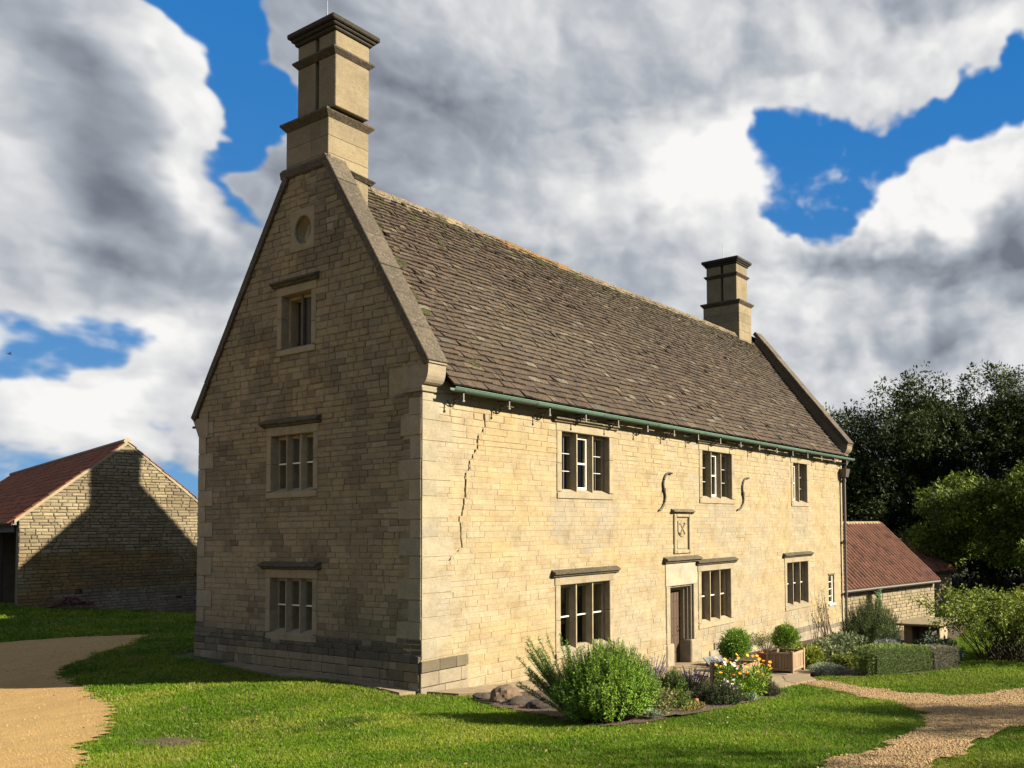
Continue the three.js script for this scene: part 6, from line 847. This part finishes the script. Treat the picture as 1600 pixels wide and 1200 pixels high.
// leaf clumps set round the limb tips; joined into one crown (stuff that nobody counts may stay instanced)
function crown(t, r, tips, { rad, perTip, geo, squash = 0.75, cols, scale = [0.7, 1.5], loose = false }) {
  const n = tips.length * perTip, m = new THREE.Matrix4(), q = new THREE.Quaternion(), E = new THREE.Euler(), C = new THREE.Color(), gp = geo.attributes.position.array, gc = geo.attributes.color.array, im = loose ? new THREE.InstancedMesh(geo, M.leaf, n) : null, P = loose ? null : new Float32Array(gp.length * n), K = loose ? null : new Float32Array(gp.length * n); let i = 0, v = new THREE.Vector3();
  for (const e of tips) {
    const R = rad * (0.6 + 0.7 * r());
    for (let k = 0; k < perTip; k++) {
      const d = ball(r), w = R * (0.55 + 0.45 * Math.sqrt(r())), s = mix(scale[0], scale[1], r()); E.set(r() * 1.2 - 0.6, r() * 6.283, r() * 1.2 - 0.6); q.setFromEuler(E); m.compose(V3(e[0] + d[0] * w, e[1] + d[1] * w * squash, e[2] + d[2] * w), q, V3(s, s, s)); const c = tint(cols, r);
      if (loose) { im.setMatrixAt(i, m); im.setColorAt(i, C.setRGB(...c)); } else for (let a = 0; a < gp.length; a += 3) { v.set(gp[a], gp[a + 1], gp[a + 2]).applyMatrix4(m); const o = i * gp.length + a; P[o] = v.x; P[o + 1] = v.y; P[o + 2] = v.z; K[o] = gc[a] * c[0]; K[o + 1] = gc[a + 1] * c[1]; K[o + 2] = gc[a + 2] * c[2]; }
      i++;
    }
  }
  if (loose) { im.name = numbered('foliage_mass'); im.castShadow = im.receiveShadow = true; t.add(im); return im; }
  const g = new THREE.BufferGeometry(); g.setAttribute('position', new THREE.BufferAttribute(P, 3)); g.setAttribute('color', new THREE.BufferAttribute(K, 3)); g.computeVertexNormals(); return mesh('crown', g, M.leaf, t);
}
const darkClump = [1, 2, 3].map((k) => clumpGeo(700 + k, 20, 0.42, 0.23, 0.115, [[0.75, 0.75, 0.75], [1, 1, 1]]));
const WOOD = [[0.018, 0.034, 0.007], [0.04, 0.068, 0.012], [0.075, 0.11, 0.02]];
[[41.5, -12.5, 12.0, 'left tree of the dark wood, nearest the manor chimney'], [46.5, -8.0, 15.0, 'second tree of the dark wood from the left, with lighter top leaves'], [50.5, -2.5, 16.2, 'third tree of the dark wood, with gaps of sky'], [52.5, 3.5, 16.6, 'fourth dark tree, tall above the drooping tree'], [50, 10.5, 15, 'dark tree at the right edge of the picture'], [56, -16, 11, 'dark tree behind the outbuilding roof'], [60, -2, 17.5, 'dark tree in the second row of the wood'], [53, -9, 14.2, 'dark tree filling the gap behind the second tree of the wood'], [57, 9, 16, 'tall dark tree in the second row behind the drooping tree']].forEach(([x, z, h, lb], i) => {
  const t = thing('woodland_tree', ground(x, z), lb, 'tree', 'dark trees of the wood behind the outbuilding'), r = rng(80 + i), H = h + 1.2;
  const tips = limbTree(t, r, { h: H * 0.9, r0: 0.34, limbs: 17, reach: H * 0.34, crownY: 1.6 }); for (let k = 0; k < 9; k++) { const a = r() * 6.28; tips.push([Math.cos(a) * H * 0.3, 1.2 + r() * H * 0.35, Math.sin(a) * H * 0.3]); } tips.push([0, H * 0.86, 0], [1, H * 0.8, 0.6]);
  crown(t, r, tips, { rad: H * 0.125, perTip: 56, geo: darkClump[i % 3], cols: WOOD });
});
{ // undergrowth that closes the wood low down, and a far line of hedgerow trees
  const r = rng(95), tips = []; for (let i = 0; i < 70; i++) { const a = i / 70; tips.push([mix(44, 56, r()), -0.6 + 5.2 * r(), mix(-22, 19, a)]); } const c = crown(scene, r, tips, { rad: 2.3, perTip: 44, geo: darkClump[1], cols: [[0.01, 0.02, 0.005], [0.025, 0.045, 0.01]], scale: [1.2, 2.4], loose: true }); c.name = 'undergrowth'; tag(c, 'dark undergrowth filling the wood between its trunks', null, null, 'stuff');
  const q = rng(96), far = []; for (let i = 0; i < 120; i++) { const a = -0.9 + 2.6 * (i / 120), R = 190 + 30 * q(); far.push([Math.cos(a) * R, -0.5 + 2.2 * q(), -Math.sin(a) * R]); } const f = crown(scene, q, far, { rad: 3.6, perTip: 30, geo: darkClump[0], cols: [[0.03, 0.05, 0.015], [0.06, 0.085, 0.03]], scale: [4, 7], loose: true }); f.name = 'far_trees'; tag(f, 'far line of hedgerow trees on the horizon', null, null, 'stuff');
}
{ // drooping cherry-like tree on the right: dark within, its outer shoots lit
  const t = thing('spreading_tree', ground(35, 3.2), 'spreading tree with drooping yellow green shoots at the right edge before the dark wood', 'tree'), r = rng(101), tips = limbTree(t, r, { h: 6.6, r0: 0.24, limbs: 22, reach: 7.0, crownY: 2.2, trunkTop: 0.95 }); for (let k = 0; k < 16; k++) { const a = r() * 6.28; tips.push([Math.cos(a) * 3.4, 3 + 3.3 * r(), Math.sin(a) * 3.4]); }
  crown(t, r, tips, { rad: 1.25, perTip: 66, geo: clumpGeo(710, 22, 0.36, 0.27, 0.11, [[0.75, 0.75, 0.75], [1.1, 1.1, 1.0]], 0.5), cols: [[0.035, 0.07, 0.008], [0.09, 0.15, 0.014], [0.27, 0.35, 0.035]], squash: 0.7, scale: [0.6, 1.1] });
}
{ // big arching shrub at the lawn edge
  const t = thing('arching_shrub', ground(14.9, 7.2), 'wide arching shrub with bare lower branches and yellowing leaves beside the right lawn', 'shrub'), G = new Geo(), L = new Leaves(), r = rng(103);
  for (let i = 0; i < 190; i++) { const a = r() * 6.283, k = 0.4 + 2.0 * Math.sqrt(r()), bx = (r() - 0.5) * 2.4, bz = (r() - 0.5) * 1.8, h = 1.1 + 1.15 * r(), ex = bx + Math.cos(a) * k, ez = bz + Math.sin(a) * k * 0.9, pts = [...Array(9).keys()].map((q) => { const s = q / 8; return [mix(bx, ex, s) + (r() - 0.5) * 0.08, h * (1.55 * s - 0.62 * s * s) * 1.0, mix(bz, ez, s) + (r() - 0.5) * 0.08]; }); G.tube(pts, 0.017, 5, mul3([0.075, 0.055, 0.04], 0.7 + 0.6 * r()), 0.004);
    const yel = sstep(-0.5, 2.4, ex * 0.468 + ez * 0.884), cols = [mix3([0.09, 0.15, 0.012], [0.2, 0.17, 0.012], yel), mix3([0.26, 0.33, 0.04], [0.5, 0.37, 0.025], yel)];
    for (let q = 0; q < 95; q++) { const s = 0.38 + 0.62 * Math.sqrt(r()), f = Math.min(s * 8, 7.99), j = Math.floor(f), p = mix3(pts[j], pts[j + 1], f - j), e = ball(r), o = 0.16 * r(); L.leaf([p[0] + e[0] * o, p[1] + e[1] * o, p[2] + e[2] * o], unit([e[0], e[1] * 0.6 - 0.25, e[2]]), ball(r), 0.1 * (0.6 + 0.7 * r()), 0.052, tint(cols, r)); } }
  G.build('stems', M.bark, t); L.build('foliage', M.leaf, t);
  const t2 = thing('arching_shrub', ground(19.5, 11), 'second yellowing shrub continuing beyond the right edge of the picture', 'shrub'), L2 = new Leaves(), G2 = new Geo(); for (let i = 0; i < 60; i++) { const a = r() * 6.283, k = 2.2 * Math.sqrt(r()), h = 1.6 + 1.3 * r(), e = [Math.cos(a) * k, h, Math.sin(a) * k]; G2.tube([[e[0] * 0.2, 0, e[2] * 0.2], [e[0] * 0.6, h * 0.7, e[2] * 0.6], e], 0.02, 5, [0.07, 0.05, 0.035], 0.005); } mound(L2, r, { c: [0, 1.2, 0], rad: [2.3, 1.5, 2.3], n: 6500, len: 0.09, wid: 0.045, cols: [[0.08, 0.11, 0.015], [0.28, 0.26, 0.04]], lumps: 22, lumpR: 0.34 }); L2.build('foliage', M.leaf, t2); G2.build('stems', M.bark, t2);
}
{ // trees beyond the right edge of the frame, whose shade falls on the path and the lower right lawn
  [[8.6, 23.5, 8.2, 'tree standing beyond the right edge of the picture, shading the path'], [3.2, 24, 8.6, 'tree standing beyond the lower right corner of the picture, shading the lawn']].forEach(([x, z, h, lb], i) => { const t = thing('garden_tree', ground(x, z), lb, 'tree'), r = rng(110 + i), tips = limbTree(t, r, { h, r0: 0.16, limbs: 13, reach: 2.7, crownY: 3.2, trunkTop: 0.9 }); crown(t, r, tips, { rad: 0.95, perTip: 17, geo: darkClump[0], cols: [[0.04, 0.08, 0.015], [0.09, 0.13, 0.02]], scale: [0.6, 1.1] }); });
}

// ------------------------------------------------------------------ grass and pebbles
{
  const blade = (L, r, x, z, h, w, lean, col) => { const a = r() * 6.28, d = [Math.cos(a) * lean, 1, Math.sin(a) * lean], s = [-Math.sin(a) * w, 0, Math.cos(a) * w], m = [x + d[0] * h * 0.35, h * 0.6, z + d[2] * h * 0.35], t = [x + d[0] * h, h * (1 - lean * 0.3), z + d[2] * h]; const b0 = [x - s[0], 0, z - s[2]], b1 = [x + s[0], 0, z + s[2]], m0 = [m[0] - s[0] * 0.8, m[1], m[2] - s[2] * 0.8], m1 = [m[0] + s[0] * 0.8, m[1], m[2] + s[2] * 0.8]; L.p.push(...b0, ...b1, ...m1, ...b0, ...m1, ...m0, ...m0, ...m1, ...t); for (let i = 0; i < 9; i++) L.c.push(...col); };
  const tuft = (seed) => { const L = new Leaves(), r = rng(seed); for (let i = 0; i < 9; i++) blade(L, r, (r() - 0.5) * 0.07, (r() - 0.5) * 0.07, 0.024 + 0.03 * r(), 0.0026, 0.25 + 0.6 * r(), mul3([1, 1, 1], 0.75 + 0.5 * r())); return L.geometry(); };
  const grassMat = new THREE.MeshPhysicalMaterial({ vertexColors: true, color: new THREE.Color(0.64, 0.64, 0.64), roughness: 0.8, transmission: 0.3, thickness: 0, specularIntensity: 0.15 }), r = rng(200), N = 330000, spots = [];
  const beds = [LEFT_PATH, RIGHT_PATH], hard = (x, z) => { for (let i = 0; i < 2; i++) { const s = i ? 11 : 3; if (inside(beds[i], x + wob(x, z, s), z + wob(x, z, s + 40))) return true; } if (inside(BED, x + wob(x, z, 20), z + wob(x, z, 60)) || inside(BED_R, x + wob(x, z, 27), z + wob(x, z, 67)) || inside(FLAGS, x, z)) return true; if (x > -0.02 && x < 18.4 && z < 0.03 && z > -8) return true; if (x > 6 && x < 16 && z < -7 && z > -13) return true; if (x > -0.4 && x <= 0 && z > -5.6 && z < 0) return true; return false; };
  for (let i = 0; i < N * 2.2 && spots.length < N; i++) {
    const d = 4.2 * Math.pow(11, r()), a = (-2 + 88 * r()) * Math.PI / 180, x = EYE.x + Math.cos(a) * d, z = EYE.z - Math.sin(a) * d; if (hard(x + (r() - 0.5) * 0.22, z + (r() - 0.5) * 0.22) || (x > -0.42 && x < 18.4 && z < 0.03 && z > -8)) continue;
    const bald = Math.max(sstep(0.42, 0.05, Math.hypot((x + 4.5) * 1.1, (z - 1.45) * 0.55)), 0.9 * sstep(0.22, 0.05, Math.hypot(x + 3.3, z + 0.8)), 0.75 * sstep(0.5, 0.1, Math.hypot(x + 3.3, z - 1.2)) * vnoise(x * 4, z * 4));
    if (r() < bald * 0.95) continue; spots.push([x, z, d]);
  }
  const geos = [tuft(1), tuft(2), tuft(3)], m = new THREE.Matrix4(), q = new THREE.Quaternion(), E = new THREE.Euler(), C = new THREE.Color();
  for (let k = 0; k < 3; k++) {
    const mine = spots.filter((_, i) => i % 3 === k), im = new THREE.InstancedMesh(geos[k], grassMat, mine.length);
    mine.forEach(([x, z, d], i) => {
      const big = fbm(x * 0.5 + 4, z * 0.5, 1, 4) + 0.7 * Math.max(0, sstep(1, 0.35, Math.hypot((x + 2.75) / 0.75, (z - 2.1) / 0.5))), dry = fbm(x * 0.9 + 40, z * 0.9, 4, 4), s = (0.75 + 0.5 * r()) * (0.7 + 0.6 * big) * mix(1, 2.1, sstep(7, 38, d)), w = s * mix(1, 1.7, sstep(6, 30, d)); E.set((r() - 0.5) * 0.4, r() * 6.283, (r() - 0.5) * 0.4); q.setFromEuler(E);
      m.compose(V3(x, gy(x, z) - 0.012 + (fbm(x * 0.9, z * 0.9, 0, 3) - 0.5) * 0.03, z), q, V3(w, s, w)); im.setMatrixAt(i, m);
      const left = sstep(1, -3, x); const weed = sstep(1, 0.35, Math.hypot((x + 2.75) / 0.75, (z - 2.1) / 0.5) + (fbm(x * 4, z * 4, 2, 3) - 0.5) * 1.2); let c = mix3([0.1, 0.195, 0.008], [0.19, 0.295, 0.016], r()); c = mix3(c, [0.36, 0.37, 0.06], sstep(0.46, 0.7, dry) * (0.3 + 0.45 * left) * r()); c = mix3(c, [0.06, 0.16, 0.004], sstep(0.5, 0.36, dry) * 0.5); c = mix3(c, [0.03, 0.085, 0.004], weed * 0.85); if (r() < 0.05) c = [0.36, 0.33, 0.14]; c = mul3(c, 0.7 + 0.55 * Math.min(big, 0.8)); im.setColorAt(i, C.setRGB(...c));
    });
    im.name = numbered('lawn_grass'); im.receiveShadow = im.castShadow = true; tag(im, 'short mown lawn grass', null, null, 'stuff'); scene.add(im);
  }
  const pg = new THREE.IcosahedronGeometry(1, 0), c0 = new Float32Array(pg.attributes.position.count * 3).fill(1); pg.setAttribute('color', new THREE.BufferAttribute(c0, 3)); const list = [];
  for (let i = 0; i < 260000 && list.length < 60000; i++) { const d = 5 * Math.pow(7, r()), a = (-2 + 82 * r()) * Math.PI / 180, x = EYE.x + Math.cos(a) * d, z = EYE.z - Math.sin(a) * d, R = inside(RIGHT_PATH, x + wob(x, z, 11) * 1.15, z + wob(x, z, 51) * 1.15); if (R || (inside(LEFT_PATH, x + wob(x, z, 3), z + wob(x, z, 43)) && r() < 0.05)) list.push([x, z, R, d]); }
  const pb = new THREE.InstancedMesh(pg, M.plain, list.length); list.forEach(([x, z, R, d], i) => { const s = (R ? 0.005 + 0.009 * r() * r() * 1.6 : 0.004 + 0.005 * r()) * mix(1, 1.7, sstep(8, 26, d)); E.set(r() * 6, r() * 6, r() * 6); q.setFromEuler(E); m.compose(V3(x, gy(x, z) + 0.026 + (fbm(x * 1.3, z * 1.3, 2, 3) - 0.5) * 0.02, z), q, V3(s * 1.3, s * 0.75, s)); pb.setMatrixAt(i, m); pb.setColorAt(i, C.setRGB(...mul3(R ? mix3([0.64, 0.45, 0.235], [0.42, 0.285, 0.14], r()) : mix3([0.66, 0.44, 0.185], [0.5, 0.32, 0.125], r()), 0.7 + 0.5 * r()))); }); pb.name = 'pebbles'; pb.castShadow = pb.receiveShadow = true; tag(pb, 'loose pebbles on the gravel paths', null, null, 'stuff'); scene.add(pb);
}
{ // scattered fallen leaves on the lawn
  const L = new Leaves(), r = rng(230); for (let i = 0; i < 900; i++) { const d = 5 * Math.pow(6, r()), a = (-2 + 84 * r()) * Math.PI / 180, x = EYE.x + Math.cos(a) * d, z = EYE.z - Math.sin(a) * d; if (x > -0.5 && z < 1.2) continue; L.leaf([x, gy(x, z) + 0.03 + 0.02 * r(), z], unit([r() - 0.5, (r() - 0.5) * 0.5, r() - 0.5]), unit([r() - 0.5, 1, r() - 0.5]), 0.03 + 0.035 * r(), 0.02 + 0.015 * r(), tint([[0.2, 0.12, 0.04], [0.38, 0.28, 0.09], [0.45, 0.42, 0.3]], r)); } tag(L.build('fallen_leaves', M.leaf, scene), 'scattered small fallen leaves on the lawn', null, null, 'stuff');
}
{ // a bird far up in the sky
  const b = thing('bird', [15.7, 16.7, -67], 'small dark bird flying far off above the barn', 'bird'), r = (n, y) => n.map((p) => [p[0], p[1] + y, p[2]]), prof = [[-0.22, 0.02], [-0.14, 0.05], [0, 0.06], [0.12, 0.045], [0.2, 0.03], [0.25, 0.0]], g = new Geo(); for (let i = 0; i + 1 < prof.length; i++) g.tube([[prof[i][0], 0, 0], [prof[i + 1][0], 0, 0]], prof[i][1] + 0.01, 8, [0.02, 0.02, 0.022], prof[i + 1][1] + 0.006); g.build('body', M.plain, b); for (const s of [-1, 1]) { const w = new Geo(); w.hexa([[-0.06, 0, 0], [0.08, 0, 0], [0.02, 0.22, 0.34 * s], [-0.06, 0.22, 0.34 * s], [-0.06, 0.015, 0], [0.08, 0.015, 0], [0.02, 0.23, 0.34 * s], [-0.06, 0.23, 0.34 * s]], [0.02, 0.02, 0.022]); w.build('wing', M.plain, b); } const tl = new Geo(); tl.hexa([[-0.2, -0.01, -0.02], [-0.2, -0.01, 0.02], [-0.34, -0.01, 0.06], [-0.34, -0.01, -0.06], [-0.2, 0.005, -0.02], [-0.2, 0.005, 0.02], [-0.34, 0.0, 0.06], [-0.34, 0.0, -0.06]], [0.02, 0.02, 0.022]); tl.build('tail', M.plain, b); b.scale.setScalar(0.6);
}

renderer.render(scene, camera);
